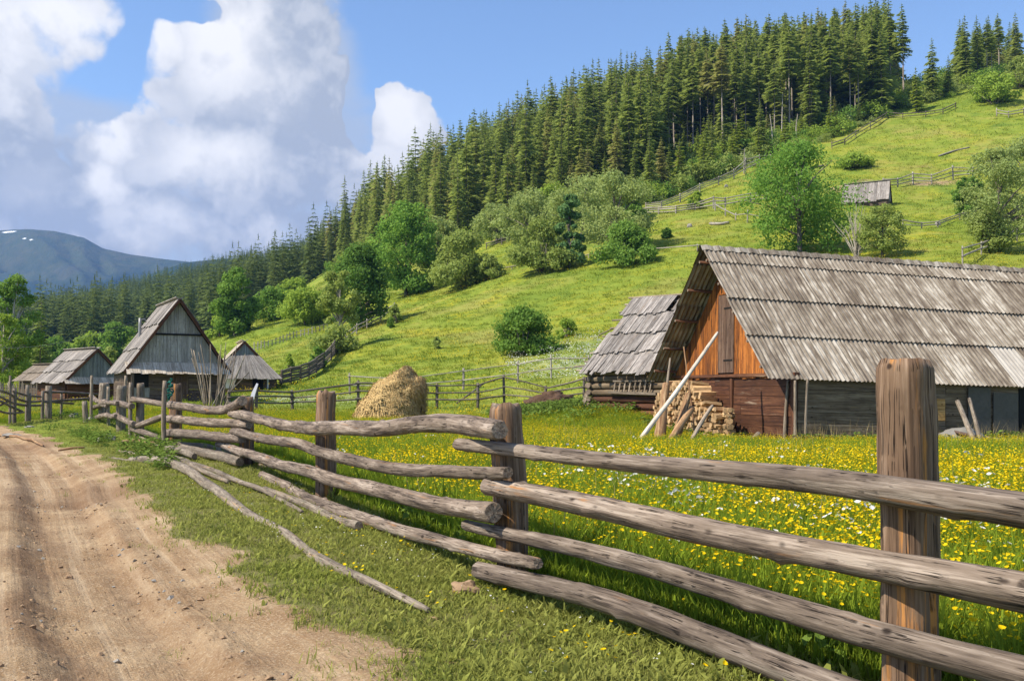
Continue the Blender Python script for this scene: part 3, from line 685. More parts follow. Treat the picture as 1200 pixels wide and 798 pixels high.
def sheet_mesh(width, length, waves, tone=0., amp=.023):
    """one corrugated sheet: local x across, y down the slope, z = normal"""
    V, LC, Fc = [], [], []; nx = waves*6; ox = random.random()*9
    tilt = rv(.012); sag = rv(.015)
    for k in range(4):
        y = length*k/3
        for i in range(nx+1):
            x = width*i/nx
            ed = rv(.012) if k == 3 else 0
            V.append((x, y+ed, amp*math.sin(2*math.pi*i/6)+tilt*(x/width-.5)+sag*math.sin(math.pi*k/3)+(.012 if k == 3 else 0))); LC.append((x+ox, 0, y))
    n = nx+1
    for k in range(3):
        for i in range(nx): Fc.append((k*n+i, k*n+i+1, (k+1)*n+i+1, (k+1)*n+i))
    me = mesh('roof_sheet', V, Fc, M['sheet'], LC, True)
    return me
def barn():
    c = P(932, 525, 28.); 
    d = Vector(ray(4800, 585)); d = Vector((3.65, 1.0, -.105))
    mt = frame_matrix((c.x, c.y, c.z), d, (-.264, .964, 0))
    b = empty('barn', None, 'large wooden barn with corrugated roof and orange boarded gable', 'barn', mat=mt)
    LN, WD, HW = 14.0, 8.2, 2.0; RISE = WD/2
    hw_front = 2.0
    # front wall and gable wall in long horizontal planks
    def planks(p0, p1, z0, z1, n, out, mat, name='wall_plank', split=1):
        p0, p1 = Vector(p0), Vector(p1); h = (z1-z0)/n
        for i in range(n):
            z = z0+h*(i+.5); off = Vector(out)*rv(.012)
            cuts = [0]+sorted(random.uniform(.25, .75) for _ in range(split-1))+[1]
            for a, e in zip(cuts, cuts[1:]):
                q0, q1 = p0.lerp(p1, a+(.002 if a else 0)), p0.lerp(p1, e)
                board(name, (q0.x+off.x, q0.y+off.y, z), (q1.x+off.x, q1.y+off.y, z), (0, 0, h/2-.006), Vector(out)*.035, mat, b)
    planks((.05, 0, 0), (5.0, 0, 0), -.25, 1.98, 7, (0, -1, 0), M['barnside'])
    planks((5.05, 0.06, 0), (LN, .06, 0), -.25, 1.98, 7, (0, -1, 0), M['barnside'], split=2)
    planks((0, .05, 0), (0, WD-.05, 0), -.3, 2.05, 8, (-1, 0, 0), M['barnwall'], split=2)
    planks((.05, WD, 0), (LN, WD, 0), -.25, 1.98, 5, (0, 1, 0), M['barnside'])
    planks((LN, .05, 0), (LN, WD-.05, 0), -.25, 2.0, 5, (1, 0, 0), M['barnside'])
    for y in (.02, WD*.5-.4, WD-.02): board('corner_post', (-.045, y, -.3), (-.045, y, 2.0), (0, .085, 0), (.05, 0, 0), M['barnwall'], b)
    # tie beam with a ragged lower board edge
    board('tie_beam', (-.03, -.1, 2.10), (-.03, WD+.1, 2.10), (0, 0, .05), (.08, 0, 0), M['barnwall'], b)
    # gable: upright boards under the rafters, hatch in the middle
    n = 30; w = WD/n; yc = WD/2
    for i in range(n):
        y0, y1 = i*w, (i+1)*w; ym = (y0+y1)/2
        za, zb = 2.05+RISE-abs(y0-yc)-.12, 2.05+RISE-abs(y1-yc)-.12
        if max(za, zb) < 2.3: continue
        zt = min(za, zb); tl = (max(0, za-zt), max(0, zb-zt))
        x = -.06+rv(.010)
        if abs(ym-yc) < .58: 
            # boards above the hatch
            board('gable_board', (x, ym, 4.78), (x, ym, max(4.9, zt)), (0, w/2-.004, 0), (.014, 0, 0), M['gable'], b); continue
        board('gable_board', (x, ym, 2.02+rv(.035)), (x, ym, zt), (0, w/2-.004, 0), (.014, 0, 0), M['gable'], b, top=tl)
    h = link('hatch_door', board_mesh('hatch_door', (-.085, yc-.30, 2.2), (-.085, yc-.30, 4.75), (0, .26, 0), (.022, 0, 0), M['hatch']), b, 'dark brown plank hatch')
    board('hatch_board', (-.085, yc+.245, 2.2), (-.085, yc+.245, 4.75), (0, .26, 0), (.020, 0, 0), M['hatch'], h)
    for z in (2.6, 4.3): board('hinge', (-.115, yc-.5, z), (-.115, yc+.1, z), (0, 0, .025), (.006, 0, 0), M['dark'], h)
    board('backing', (.03, yc, 2.1), (.03, yc, 4.8), (0, .66, 0), (.01, 0, 0), M['dark'], b)
    # rafters / purlins that show under the verge
    s2 = math.sqrt(.5)
    for k, (t, side) in enumerate([(t, sd) for sd in (-1, 1) for t in (.35, 1.55, 2.9, 4.2, 5.3)]):
        yy = yc+side*t*s2*1.; zz = 2.05+RISE+.0-t*s2-.06
        log('purlin', [(-.95, yy, zz-.05), (LN+.3, yy, zz-.05)], .055, M['barnwall'], b, nl=6, nseg=8)
    # sheets, four rows each side; every one its own part
    OV, SW, WV = 1.02, 1.06, 7
    rows = [(-.10, .84), (.66, 1.86), (2.42, 1.78), (4.10, 1.92)]
    shapes = [[sheet_mesh(SW+.05, L, WV) for _ in range(3)] for s0, L in rows]
    ncol = 15
    for side in (-1, 1):
        for r, (s0, L) in enumerate(rows):
            for cidx in range(ncol):
                o = link('roof_sheet', random.choice(shapes[r]), b)
                x = -OV+cidx*SW
                ys = Vector((0, side*s2, -s2)); nr = Vector((0, side*s2, s2)); xs = Vector((1, 0, 0))
                lift = .06+.020*(3-r)+rv(.004)+(.004 if cidx % 2 else 0)
                # the lower edge of each upper row lies over the row beneath
                tip = math.radians(-.75)
                yv = (ys*math.cos(tip)-nr*math.sin(tip)*1).normalized(); 
                org = Vector((x, yc, 2.05+RISE))+ys*s0+nr*(lift-.02)
                mm = Matrix((xs, yv, xs.cross(yv) if (xs.cross(yv)).dot(nr) > 0 else -xs.cross(yv))).transposed().to_4x4(); mm.translation = org
                o.matrix_local = mm @ Matrix.Rotation(R(rv(.35)), 4, 'Z')
    # ridge pieces
    V, LC, Fc = [], [], []
    for i in range(10):
        V, Fc, LC = [], [], []
        for k in range(9):
            x = -OV-.05+i*1.6+1.68*k/8
            for j, (yy, zz) in enumerate(((-.2, -.13), (-.06, .05), (.06, .05), (.2, -.13))):
                wv = .018*(1 if k % 2 else -1)
                V.append((x, yc+yy, 2.05+RISE+.12+zz+wv)); LC.append((x, yy, zz))
        for k in range(8):
            for j in range(3): a = k*4+j; Fc.append((a, a+1, a+5, a+4))
        link('ridge_cap', mesh('ridge_cap', V, Fc, M['sheet'], LC), b)
    # props under the front eaves, verge board
    for (px, lean, r) in ((919, .10, .05), (931, -.02, .045), (944, .04, .04)):
        p = mt.inverted() @ P(px, 522, 27.75 if px > 925 else 28.3); p.z = -.3
        log('eaves_prop', [p, p+Vector((lean*.3, .0, 1.1)), p+Vector((lean, -.02, 2.22))], [r*1.15, r, r*.8], M['thinpole'], b, bend=.06, nl=10, nseg=8)
    # right end of the front wall: golden planks, grey sheet, black board painting a doorway's shade
    for k in range(2): board('wall_board', (3.9, -.065, 1.36-k*.33), (4.95, -.065, 1.36-k*.33), (0, 0, .16), (0, .02, 0), M['plankgold'], b, 'yellowish newer plank')
    board('sheet_panel', (7.15, -.05, .15), (7.15, -.05, 1.75), (.45, 0, 0), (0, .012, 0), M['sheetdark'], b)
    board('sheet_panel', (6.2, -.04, -.1), (6.2, -.04, 1.9), (.4, 0, 0), (0, .012, 0), M['sheetdark'], b)
    board('doorway', (8.05, .0, -.2), (8.05, .0, 1.9), (.38, 0, 0), (0, .03, 0), M['dark'], b, 'black board painted as the shade inside an open doorway')  # no opening here: interior shade painted as a near-black board
    return b, mt
BARN, BM = barn()

# ------------------------------------------------------------------ generic old wooden house
def house(name, label, cat, o, ridge_dir, Wd, Dp, Hw, rise, ov=.45, gable_ov=.35, wallmat='housewall', gmat='greyboard', rmat='shake', skirt=None, rows=3, cols=20, gn=20, tiers=1, hip=0., wn=6, jitter=.05, vergemat='barnwall', back_gable=True):
    rd = Vector((ridge_dir[0], ridge_dir[1], 0)).normalized(); ax = Vector((rd.y, -rd.x, 0))
    mt = frame_matrix(o, ax, rd)                       # local x across the gable, y back along the ridge
    b = empty(name, None, label, cat, mat=mt); hw = Wd/2
    def wall(p0, p1, out, n):
        p0, p1, out = Vector(p0), Vector(p1), Vector(out); h = (Hw+.4)/n
        for i in range(n):
            z = -.4+h*(i+.5); e = out*rv(.01)
            board('wall_log', (p0.x+e.x, p0.y+e.y, z), (p1.x+e.x, p1.y+e.y, z), (0, 0, h/2-.006), out*.06, M[wallmat], b)
    wall((-hw+.06, 0, 0), (hw-.06, 0, 0), (0, -1, 0), wn); wall((-hw, .06, 0), (-hw, Dp-.06, 0), (-1, 0, 0), wn)
    wall((hw, .06, 0), (hw, Dp-.06, 0), (1, 0, 0), wn); wall((-hw+.06, Dp, 0), (hw-.06, Dp, 0), (0, 1, 0), wn)
    # gable boards
    k = rise/hw
    for yy, sg in ((-.05, -1), (Dp+.05, 1)):
        if sg > 0 and not back_gable: continue
        w = Wd/gn; mid = Hw+rise*.48
        for i in range(gn):
            x0, x1 = -hw+i*w, -hw+(i+1)*w; xm = (x0+x1)/2
            za, zb = Hw+rise-abs(x0)*k-.08, Hw+rise-abs(x1)*k-.08; zt = min(za, zb)
            tl = (max(0, za-zt), max(0, zb-zt)) if sg < 0 else None
            segs = [(Hw-.05, zt)] if tiers == 1 or zt < mid+.15 else [(Hw-.05, mid), (mid-.06, zt)]
            for q, (a, c2) in enumerate(segs):
                if c2-a < .06: continue
                e = yy+sg*(.03*q)+rv(.006)
                board('gable_board', (xm, e, a+rv(jitter*.3)), (xm, e, c2), (w/2-.005, 0, 0), (0, .014, 0), M[gmat], b, top=tl if q == len(segs)-1 else None)
        if tiers > 1: board('gable_rail', (-hw*.52, yy+sg*.05, mid-.03), (hw*.52, yy+sg*.05, mid-.03), (0, 0, .05), (0, .03, 0), M['dark'], b)
    # roof: rows of shakes, upper rows over lower ones
    th = math.atan2(rise, hw); sl = math.hypot(rise, hw)+ov
    y0, y1 = -gable_ov, Dp+gable_ov; w = (y1-y0)/cols
    for side in (-1, 1):
        dn = Vector((side*math.cos(th), 0, -math.sin(th))); nr = Vector((side*math.sin(th), 0, math.cos(th)))
        # under-roofing of laths
        for q in range(rows*2+1):
            t = sl*(q+.3)/(rows*2+1); c0 = Vector((0, 0, Hw+rise))+dn*t-nr*.0
            board('roof_lath', (c0.x, y0+.03, c0.z), (c0.x, y1-.03, c0.z), dn*.06, nr*.025, M[vergemat], b)
        for r in range(rows):
            a0, a1 = sl*r/rows-.10, sl*(r+1)/rows+.06
            for i in range(cols):
                ym = y0+w*(i+.5); l = .05+.022*(rows-1-r)+rv(.012); j0, j1 = rv(jitter), rv(jitter*1.6)
                p0 = Vector((0, ym+rv(.01), Hw+rise))+dn*(a0 if r else max(-.05, a0))+nr*(l+.0); p1 = Vector((0, ym+rv(.02), Hw+rise))+dn*(a1+j1)+nr*(l+.035+abs(rv(.02)))
                board('roof_shake', p0, p1, (0, w/2+.012, 0), nr*.012, M[rmat], b, jag=.02)
        for yy in (y0, y1):
            p0 = Vector((0, yy, Hw+rise-.0)); board('verge_board', p0+nr*.01, p0+dn*sl+nr*.01, nr*.07, (0, .025, 0), M[vergemat], b)
    board('ridge_board', (-.09, y0, Hw+rise+.12), (-.09, y1, Hw+rise+.10), (.12, 0, -.06), (.012, 0, .02), M[rmat], b)
    board('ridge_board', (.09, y0, Hw+rise+.12), (.09, y1, Hw+rise+.10), (.12, 0, .06), (-.012, 0, .02), M[rmat], b)
    if skirt:
        mat, drop, out, n2 = skirt; w = (Wd+.5)/n2
        for i in range(n2):
            xm = -hw-.25+w*(i+.5)
            board('skirt_shake', (xm, -.06, Hw+.12), (xm+rv(.02), -out, Hw+.12-drop+rv(.04)), (w/2+.006, 0, 0), (0, drop*.02, .012), M[mat], b)
    return b, mt

# left old house
hp = P(207, 470, 54.); hp.z = GZ(hp.x, hp.y)
mz = (54/F)
HW_ = (470-428)*mz; HR_ = (428-353)*mz
OH, OHM = house('old_house', 'tall grey wooden house with steep roof and pent of pale shakes', 'house', (hp.x, hp.y, hp.z), (-.50, .866), 4.95, 5.2, HW_, HR_, ov=.55, gable_ov=.45, skirt=('sunlit_shake', .62, .75, 30), rows=3, cols=22, gn=26, tiers=2, wn=7)
def old_house_bits():
    b = OH
    board('window_board', (-1.9, -.08, .75), (-1.9, -.08, 1.5), (.40, 0, 0), (0, .02, 0), M['dark'], b)
    board('door', (.15, -.085, -.1), (.15, -.085, 1.75), (.45, 0, 0), (0, .02, 0), M['hatch'], b)
    board('wall_patch', (-1.9, -.09, .2), (-1.9, -.09, .7), (.45, 0, 0), (0, .02, 0), M['greyboard'], b)
    for x in (-2.4, 2.4): board('porch_post', (x, -.6, -.3), (x, -.6, HW_-.45), (.07, 0, 0), (0, .07, 0), M['housewall'], b)
    ch = log('chimney_pipe', [(-1.4, 3.6, HW_+1.2), (-1.4, 3.6, HW_+2.75)], .085, [M['metal'], M['metal']], b, nl=4, nseg=10, rough=.0)
    log('chimney_arm', [(-1.4, 3.6, HW_+2.62), (-1.15, 3.6, HW_+2.7), (-1.07, 3.6, HW_+2.5)], .035, [M['metal'], M['metal']], ch, nl=6, nseg=6, rough=0)
old_house_bits()
# small barn on the left
p = P(112, 466, 62.); p.z = GZ(p.x, p.y)
house('small_barn', 'small low barn with slate grey gable left of the tall old house', 'barn', tuple(p), (-.74, .67), 3.7, 4.2, 25*62/F, 34*62/F, ov=.4, gable_ov=.2, gmat='slateboard', skirt=('sunlit_shake', .40, .45, 14), rows=3, cols=14, gn=16, wn=5, wallmat='barnwall')
# hut behind it
p = P(70, 452, 76.); p.z = GZ(p.x, p.y)
house('hut', 'little brown roofed hut just showing behind the small low barn', 'hut', tuple(p), (-.9, .45), 3.0, 2.6, 1.4, 1.0, rows=2, cols=10, gn=10, wn=4, rmat='oldlog')
# house behind the old house
p = P(286, 455, 66.); p.z = GZ(p.x, p.y)
HB, HBM = house('farmhouse', 'low grey farmhouse with broad front roof right of the old house', 'house', tuple(p), (-.35, .94), 4.2, 4.6, 18*66/F, 40*66/F, ov=.35, gable_ov=.1, skirt=('shake', .02, .02, 2), rows=2, cols=14, gn=14, wn=5, rmat='sunlit_shake', gmat='slateboard')  # slopes get the paler shake: sunlight put into the colour, front hip without
def hip_front():
    # long front hip of shakes below the little gable
    hw, Hw, rise = 2.1, 18*66/F, 40*66/F; n = 20
    for i in range(n):
        f0 = (i+.5)/n*2-1; xe = f0*(hw+.30); zt = Hw+rise*.62
        half = hw*.38; xt = max(-half, min(half, f0*half*1.05))
        p1 = Vector((xe, -1.05, Hw-.18+rv(.03))); p0 = Vector((xt, -.08, zt))
        board('hip_shake', p0, p1, ((hw*.9)/n+.015, 0, 0), (0, -.008, .012), M['shake'], HB)
    board('window_frame', (-.9, -.075, .25), (-.9, -.075, .85), (.3, 0, 0), (0, .03, 0), M['white'], HB)
    board('door', (.9, -.075, -.2), (.9, -.075, .9), (.35, 0, 0), (0, .03, 0), M['dark'], HB)
    board('window_frame', (1.55, -.08, -.1), (1.55, -.08, .9), (.06, 0, 0), (0, .03, 0), M['white'], HB)
hip_front()

# shake-roofed barn behind the big barn
def shed():
    o = P(693, 478, 40.); o.z = GZ(o.x, o.y)
    s = math.sqrt(.5); a = Vector((.75, -.66, 0)).normalized(); g = Vector((.66, .75, 0)).normalized()
    mt = Matrix((a, g, (0, 0, 1))).transposed().to_4x4(); mt.translation = o
    b = empty('shake_barn', None, 'dark log shed with ragged grey shake roof behind the big barn', 'barn', mat=mt)
    H, D, LN, rise = 1.62, 7.0, 4.2, 3.0
    for i in range(7):
        z = -.3+1.9/7*(i+.5); x = rv(.02)
        log('wall_log', [(-.22+x, 0, z), (LN, 0, z)], .145, [M['barnside'] if i > 2 else M['barnwall'], M['cut']], b, nl=8, nseg=9)
        log('wall_log', [(0, -.22+x, z+.03), (0, D, z+.03)], .13, [M['barnside'], M['cut']], b, nl=8, nseg=9)
    for i in range(7): log('wall_log', [(-.2, D, -.3+1.9/7*(i+.5)), (LN, D, -.3+1.9/7*(i+.5))], .14, M['barnside'], b, nl=4, nseg=8)
    for i in range(7): log('wall_log', [(LN, .2, -.3+1.9/7*(i+.5)), (LN, D, -.3+1.9/7*(i+.5))], .14, M['barnside'], b, nl=4, nseg=8)
    # hay rack on the front wall
    r = board('hay_rack', (1.05, -.28, .68), (3.3, -.28, .62), (0, 0, .05), (0, .05, 0), M['thinpole'], b)
    board('rack_rail', (1.25, -.22, 1.12), (3.2, -.22, 1.12), (0, 0, .03), (0, .03, 0), M['thinpole'], r)
    for i in range(8):
        x = 1.3+i*.24; board('rack_bar', (x, -.25, .70), (x+.05, -.20, 1.10), (.025, 0, 0), (0, .02, 0), M['thinpole'], r)
    for yy, d in ((0, 1), (D, -1)): pass
    hh = D/2; sl = math.hypot(hh, rise); dn0 = Vector((0, -hh/sl, -rise/sl)); nr0 = Vector((0, -rise/sl, hh/sl))
    for side in (1, -1):
        dn = Vector((0, dn0.y*side, dn0.z)); nr = Vector((0, nr0.y*side, nr0.z)); L = sl+.45; rows = 4
        for q in range(9):
            c0 = Vector((0, hh, H+rise))+dn*(L*(q+.35)/9)
            log('roof_lath', [(-.45-abs(rv(.3)), c0.y, c0.z), (LN+.2, c0.y, c0.z)], .045, M['thinpole'], b, nl=3, nseg=6)
        for r_ in range(rows):
            x = -.28
            while x < LN+.2:
                w = random.uniform(.13, .24); a0 = L*r_/rows-.18; a1 = L*(r_+1)/rows+rv(.12); l = .07+.02*(rows-r_)+abs(rv(.02))
                if r_ == 0: a0 = -.03
                p0 = Vector((x+w/2, hh, H+rise))+dn*a0+nr*l; p1 = Vector((x+w/2+rv(.03), hh, H+rise))+dn*a1+nr*(l+.04+abs(rv(.03)))
                if random.random() > .03: board('roof_shake', p0, p1, (w/2-.004, 0, 0), nr*.014, M['shake'], b, jag=.05)
                x += w
    for x0 in (.0, LN-.05):
        n = 10
        for i in range(n):
            y0 = D*(i+.5)/n; zt = H+rise-abs(y0-hh)*rise/hh-.1
            if zt > H+.1: board('gable_board', (x0, y0, H-.1), (x0, y0, zt), (0, D/n/2-.005, 0), (.014, 0, 0), M['hatch'], b)
    log('ridge_pole', [(-.55, hh, H+rise+.17), (LN+.3, hh, H+rise+.15)], .045, M['thinpole'], b, nl=5, nseg=7)
    board('buttress', (-.35, -.35, -.35), (-.12, -.05, .75), (.09, 0, 0), (0, .04, 0), M['oldlog'], b)
    log('lath_end', [(-1.1, .3, H+.12), (.2, .3, H+.2)], .03, M['thinpole'], b, nl=4, nseg=6)
    log('lath_end', [(-1.0, 1.9, H+1.5), (.2, 2.4, H+2.05)], .03, M['thinpole'], b, nl=4, nseg=6)
shed()
# hut high on the hillside
p = Gp(1042, 241)
def hill_hut():
    s = mpp(p.y); b, mt = house('hill_hut', 'tiny weathered hut with plank roof on the steep pasture', 'hut', (p.x, p.y, p.z), (-.88, .47), 3.8, 50*s, .7, 22*s, ov=.5, gable_ov=.2, rows=1, cols=16, gn=10, wn=4, jitter=.12)
hill_hut()

# ------------------------------------------------------------------ the roadside log fence
def on_fence(px, py, i, j, off):
    """where the sight line through (px,py) meets the fence line FP[i]-FP[j], moved off metres towards the road"""
    a, b = FP[i], FP[j]; d = (b-a).normalized(); n = Vector((d.y, -d.x));
    if n.dot(-a) < 0: n = -n
    a = a+n*off; x, y, z = ray(px, py); u = x/y
    t = (u*a.y-a.x)/(d.x-u*d.y); Y = a.y+d.y*t
    return P(px, py, Y)
def road_fence():
    o = G(598, 8.9)
    f = empty('log_fence', (0, 0, 0), 'long weathered log rail fence along the dirt road', 'fence')
    def post(i, py_top, r, mat='post', lean=0., flat=False, jag=.5):
        x, y = FP[i]; px = 600+F*x/y; top = P(px, py_top, y)
        return log('post', [(x-lean*.5, y, GZ(x, y)-.35), (x, y, (top.z)/2), (x+lean, y, top.z)], [r*1.03, r, r*.96], [M[mat], M['cut']], f, nseg=26 if i < 3 else 12, nl=26 if i < 3 else 10, rough=.13 if i < 2 else .09, seed=31+i*7.7, chip=jag)
    post(0, 421, .122, jag=.14); post(1, 474, .125, 'post', -.03, jag=.45); post(2, 459, .135); post(3, 465, .135, 'post'); post(4, 450, .155); post(5, 449, .12, 'oldlog'); post(6, 452, .15, 'oldlog'); post(7, 449, .22, 'oldlog')
    log('post', [G(103, 38)-Vector((0, 0, .3)), P(99, 470, 38)], .1, M['oldlog'], f, nl=6)
    def rail(pts, rp, i, j, off, mat='rail', **kw):
        W3 = [on_fence(px, py, i, j, off if not isinstance(off, (list, tuple)) else off[k]) for k, (px, py) in enumerate(pts)]
        rs = [a*mpp(w.y)*.93 for a, w in zip(rp, W3)]
        big = max(rs) > .05 and W3[0].y < 20
        return log('rail', W3, rs, [M[mat], M['cut']], f, nseg=22 if W3[-1].y < 12 else 12, nl=max(8, int((W3[0]-W3[-1]).length/(.045 if W3[-1].y < 12 else .16))), rough=.075, bend=.04 if big else .03, knots=2.2, chip=.12)
    # bay right of the middle post
    rail([(535,521),(800,551),(1060,580),(1300,612)], [7.5,12.5,19,25], 1, 0, .20)
    rail([(570,572),(800,620),(1060,667),(1300,716)], [11.5,16,20.5,27], 1, 0, .17)
    rail([(543,615),(660,641),(830,687),(1060,749),(1320,818)], [6.5,10,14,19,24], 1, 0, .14)
    rail([(560,668),(700,702),(830,748),(960,797),(1200,885)], [11,14.5,16,19,25], 1, 0, .24)
    # bay left of it
    rail([(272,484),(330,497),(385,502),(500,497),(584,506)], [5.5,7,9,11,12.5], 3, 1, [.2,.2,.2,.18,.30])
    rail([(272,505),(340,520),(385,533),(470,548),(598,551)], [5,6.5,7,8,7.5], 3, 1, [.24,.2,.16,.16,.2])
    rail([(256,520),(300,534),(380,559),(480,584),(579,602)], [4.5,6,8,10,13], 3, 1, .22)
    rail([(306,556),(340,573),(380,590),(500,630),(632,661)], [5,6.5,7.5,8,7.5], 3, 1, .18)
    # bay between the fourth and fifth posts
    rail([(199,475),(252,480),(272,476),(285,469)], [5,5.5,6,7], 4, 3, .22)
    rail([(196,490),(240,494),(292,498)], [5,5.5,5.5], 4, 3, .22)
    rail([(196,507),(240,510),(284,515)], [5.5,6,6], 4, 3, .22)
    rail([(197,521),(240,531),(282,541)], [5,6.5,6], 4, 3, .3, 'oldlog')
    # farther bays
    rail([(154,468),(175,471),(196,474)], [3.6,3.6,3.2], 5, 4, .2); rail([(156,501),(175,494),(193,487)], [3.6,4,3.6], 5, 4, .2); rail([(154,502),(175,509),(196,516)], [3.6,3.6,3.4], 5, 4, .2)
    rail([(134,471),(145,474),(155,476)], [3.2,4,4], 6, 5, .25); rail([(134,486),(146,492),(157,497)], [3,3.8,3.6], 6, 5, .25); rail([(118,473),(128,472),(138,472)], [3,3.2,3], 7, 6, .3)
    rail([(107,463),(112,469),(119,471),(125,470)], [2.8,2.8,3,2.6], 7, 6, .3); rail([(109,478),(118,475),(126,476)], [2.8,2.8,2.6], 7, 6, .3); rail([(112,490),(122,487),(136,488)], [3,3.2,3], 7, 6, .3)
    # thin stakes that pin the rails
    for (px, pt, pb, Y, r) in [(193,446,521,24.4,2.8),(153,448,513,28.6,2.4),(107,440,478,39.,1.8),(128,453,478,36,2.),(147,440,470,35.,1.6)]:
        a = P(px, pb, Y); a.z = GZ(a.x, a.y)-.2; t = P(px+rv(1), pt, Y)
        log('stake', [a, a.lerp(t, .5)+Vector((rv(.03), 0, 0)), t], r*mpp(Y), M['thinpole'], f, nl=8, nseg=8)
    return f
ROADF = road_fence()
def far_fence():
    f = empty('rail_fence', G(52, 42), 'distant crooked rail fence with a two bar section at far left', 'fence')
    def Q(px, py): return P(px, py, 44-(107-px)*.075)
    for (px, pt, pb, r) in [(50,458,480,2),(57,452,478,4),(32,451,478,2.2),(34,460,480,2.6),(12,440,486,1.5),(17,455,480,2.5),(-8,455,486,2.5),(72,460,476,1.5)]:
        a = Q(px, pb); a.z = GZ(a.x, a.y)-.3; t = Q(px, pt); log('post', [a, t], r*mpp(t.y), M['oldlog'], f, nl=6, nseg=8)
    for pts, r in [([(51,459),(80,460),(114,462)],1.5),([(51,471),(75,469),(106,467)],1.6),([(51,470),(70,472),(86,473)],1.3),
                   ([(-15,455),(0,458),(12,462),(22,468),(34,471),(48,470)],1.6),([(-15,462),(0,465),(14,472),(30,475),(48,475)],1.6),([(-12,470),(0,470),(12,476),(26,482)],1.6),([(14,458),(30,463),(48,465)],1.3),([(-12,480),(2,474),(10,470)],1.4),([(-10,478),(8,484),(28,483)],1.4)]:
        w = [Q(*q) for q in pts]; log('rail', w, [r*mpp(w[0].y)]*len(w), M['rail'], f, nl=12, nseg=8)
far_fence()
for o in [q for q in C.objects if q.type == 'EMPTY' and q.name in ('log_fence', 'rail_fence')]:
    base = G(598, 7.4) if o.name == 'log_fence' else G(52, 42)
    o.location = base
    for c in o.children: c.location = -base

# ------------------------------------------------------------------ middle and hillside fences
def rail_fence(label, posts, rails, pr=.05, rr=.035, mat='darkfence', name='rail_fence', sag=.03, extra=()):
    """posts: (px, py of foot, height m); rails: heights as share of the post"""
    feet = [Gp(px, py) for px, py, h in posts]
    f = empty(name, feet[0], label, 'fence'); inv = Matrix.Translation(-feet[0])
    for p_, (px, py, h) in zip(feet, posts):
        q = p_-feet[0]; log('post', [q-Vector((0, 0, .2)), q+Vector((rv(.05), 0, h))], pr*random.uniform(.85, 1.2), M[mat], f, nl=5, nseg=7)
    for a, b, (pa, pb) in zip(feet, feet[1:], zip(posts, posts[1:])):
        for r in rails:
            p0 = a-feet[0]+Vector((0, -.07, pa[2]*r+rv(sag))); p1 = b-feet[0]+Vector((0, -.07, pb[2]*r+rv(sag))); d = (p1-p0)*.04
            mid = p0.lerp(p1, .5)+Vector((0, 0, rv(sag)))
            log('rail', [p0-d, mid, p1+d], rr*random.uniform(.8, 1.2), M[mat], f, nl=6, nseg=6)
    for (a, b) in extra:
        log('brace', [Gp(*a[:2])-feet[0]+Vector((0, 0, a[2])), Gp(*b[:2])-feet[0]+Vector((0, 0, b[2]))], rr, M[mat], f, nl=4, nseg=6)
    return f
rail_fence('dark three rail fence across the meadow behind the haystack', [(268,480,1.0),(300,481,1.1),(343,480,1.0),(420,480,1.5),(512,479,1.3),(560,479,1.35),(591,477,1.7),(640,476,1.0),(684,472,1.3),(700,470,1.1)], [.35,.62,.9], extra=[((535,475,.1),(568,470,1.0))], pr=.07, rr=.045)
rail_fence('thin two rail fence rising behind the brown manure heap', [(410,463,1.3),(474,462,1.1),(543,457,1.3),(607,449,1.3),(646,446,1.5),(690,441,1.2)], [.45,.85], pr=.06, rr=.035, mat='hillfence')
rail_fence('mossy rail fence climbing along the lower edge of the forest', [(757,247,1.3),(775,245,1.3),(797,238,1.6),(820,225,1.6),(842,218,1.6),(860,211,2.),(874,205,3.4),(890,197,2.6),(903,192,1.8)], [.35,.6,.85], rr=.09, pr=.11, mat='hillfence')
rail_fence('dark rail fence at the top edge of the pasture under young spruces', [(975,176,1.5),(990,170,1.4),(1003,163,1.5),(1020,152,1.6),(1040,140,1.5),(1058,140,1.4),(1085,140,1.4),(1105,135,1.4),(1120,128,1.3)], [.4,.8], rr=.10, pr=.10, mat='darkfence')
rail_fence('pale split rail fence below the forest edge fence', [(752,253,1.2),(772,252,1.2),(792,251,1.3),(815,247,1.2),(836,245,2.),(850,243,1.6),(880,238,1.6),(898,236,1.4)], [.3,.62,.9], rr=.10, pr=.12, mat='hillfence')
rail_fence('long weathered rail fence beside the tiny hut', [(1035,222,1.6),(1052,220,1.5),(1070,217,2.),(1092,217,1.7),(1117,213,2.4),(1140,208,1.6),(1165,196,1.6),(1200,186,1.6)], [.3,.55,.85], rr=.08, pr=.12, mat='hillfence')
rail_fence('single low log rail crossing the slope below the bushes', [(580,318,.5),(600,316,.5),(640,309,.5),(690,303,.6),(745,299,.7),(817,296,1.)], [.8], rr=.07, pr=.07, mat='hillfence')
rail_fence('grey rail fence crossing the pasture right of the bare bush', [(1058,272,1.6),(1080,269,.8),(1099,267,.8),(1125,258,.9),(1160,252,.9),(1190,247,1.)], [.5,.85], rr=.07, pr=.08, mat='hillfence')
rail_fence('steep rail fence descending to the barn ridge at far right', [(1128,311,1.8),(1150,299,1.4),(1170,291,1.2),(1192,284,1.6),(1230,272,1.5)], [.45,.85], rr=.08, pr=.08, mat='hillfence')
rail_fence('short pale fence by the top right corner of the pasture', [(1168,138,1.8),(1182,138,1.4),(1200,136,1.6),(1230,132,1.5)], [.4,.8], rr=.10, pr=.12, mat='hillfence')
rail_fence('broken low fence slanting down from the pale split rail fence', [(838,248,1.4),(850,254,1.2),(862,259,1.1),(876,262,1.8),(890,262,1.2)], [.7], rr=.08, pr=.09, mat='hillfence')
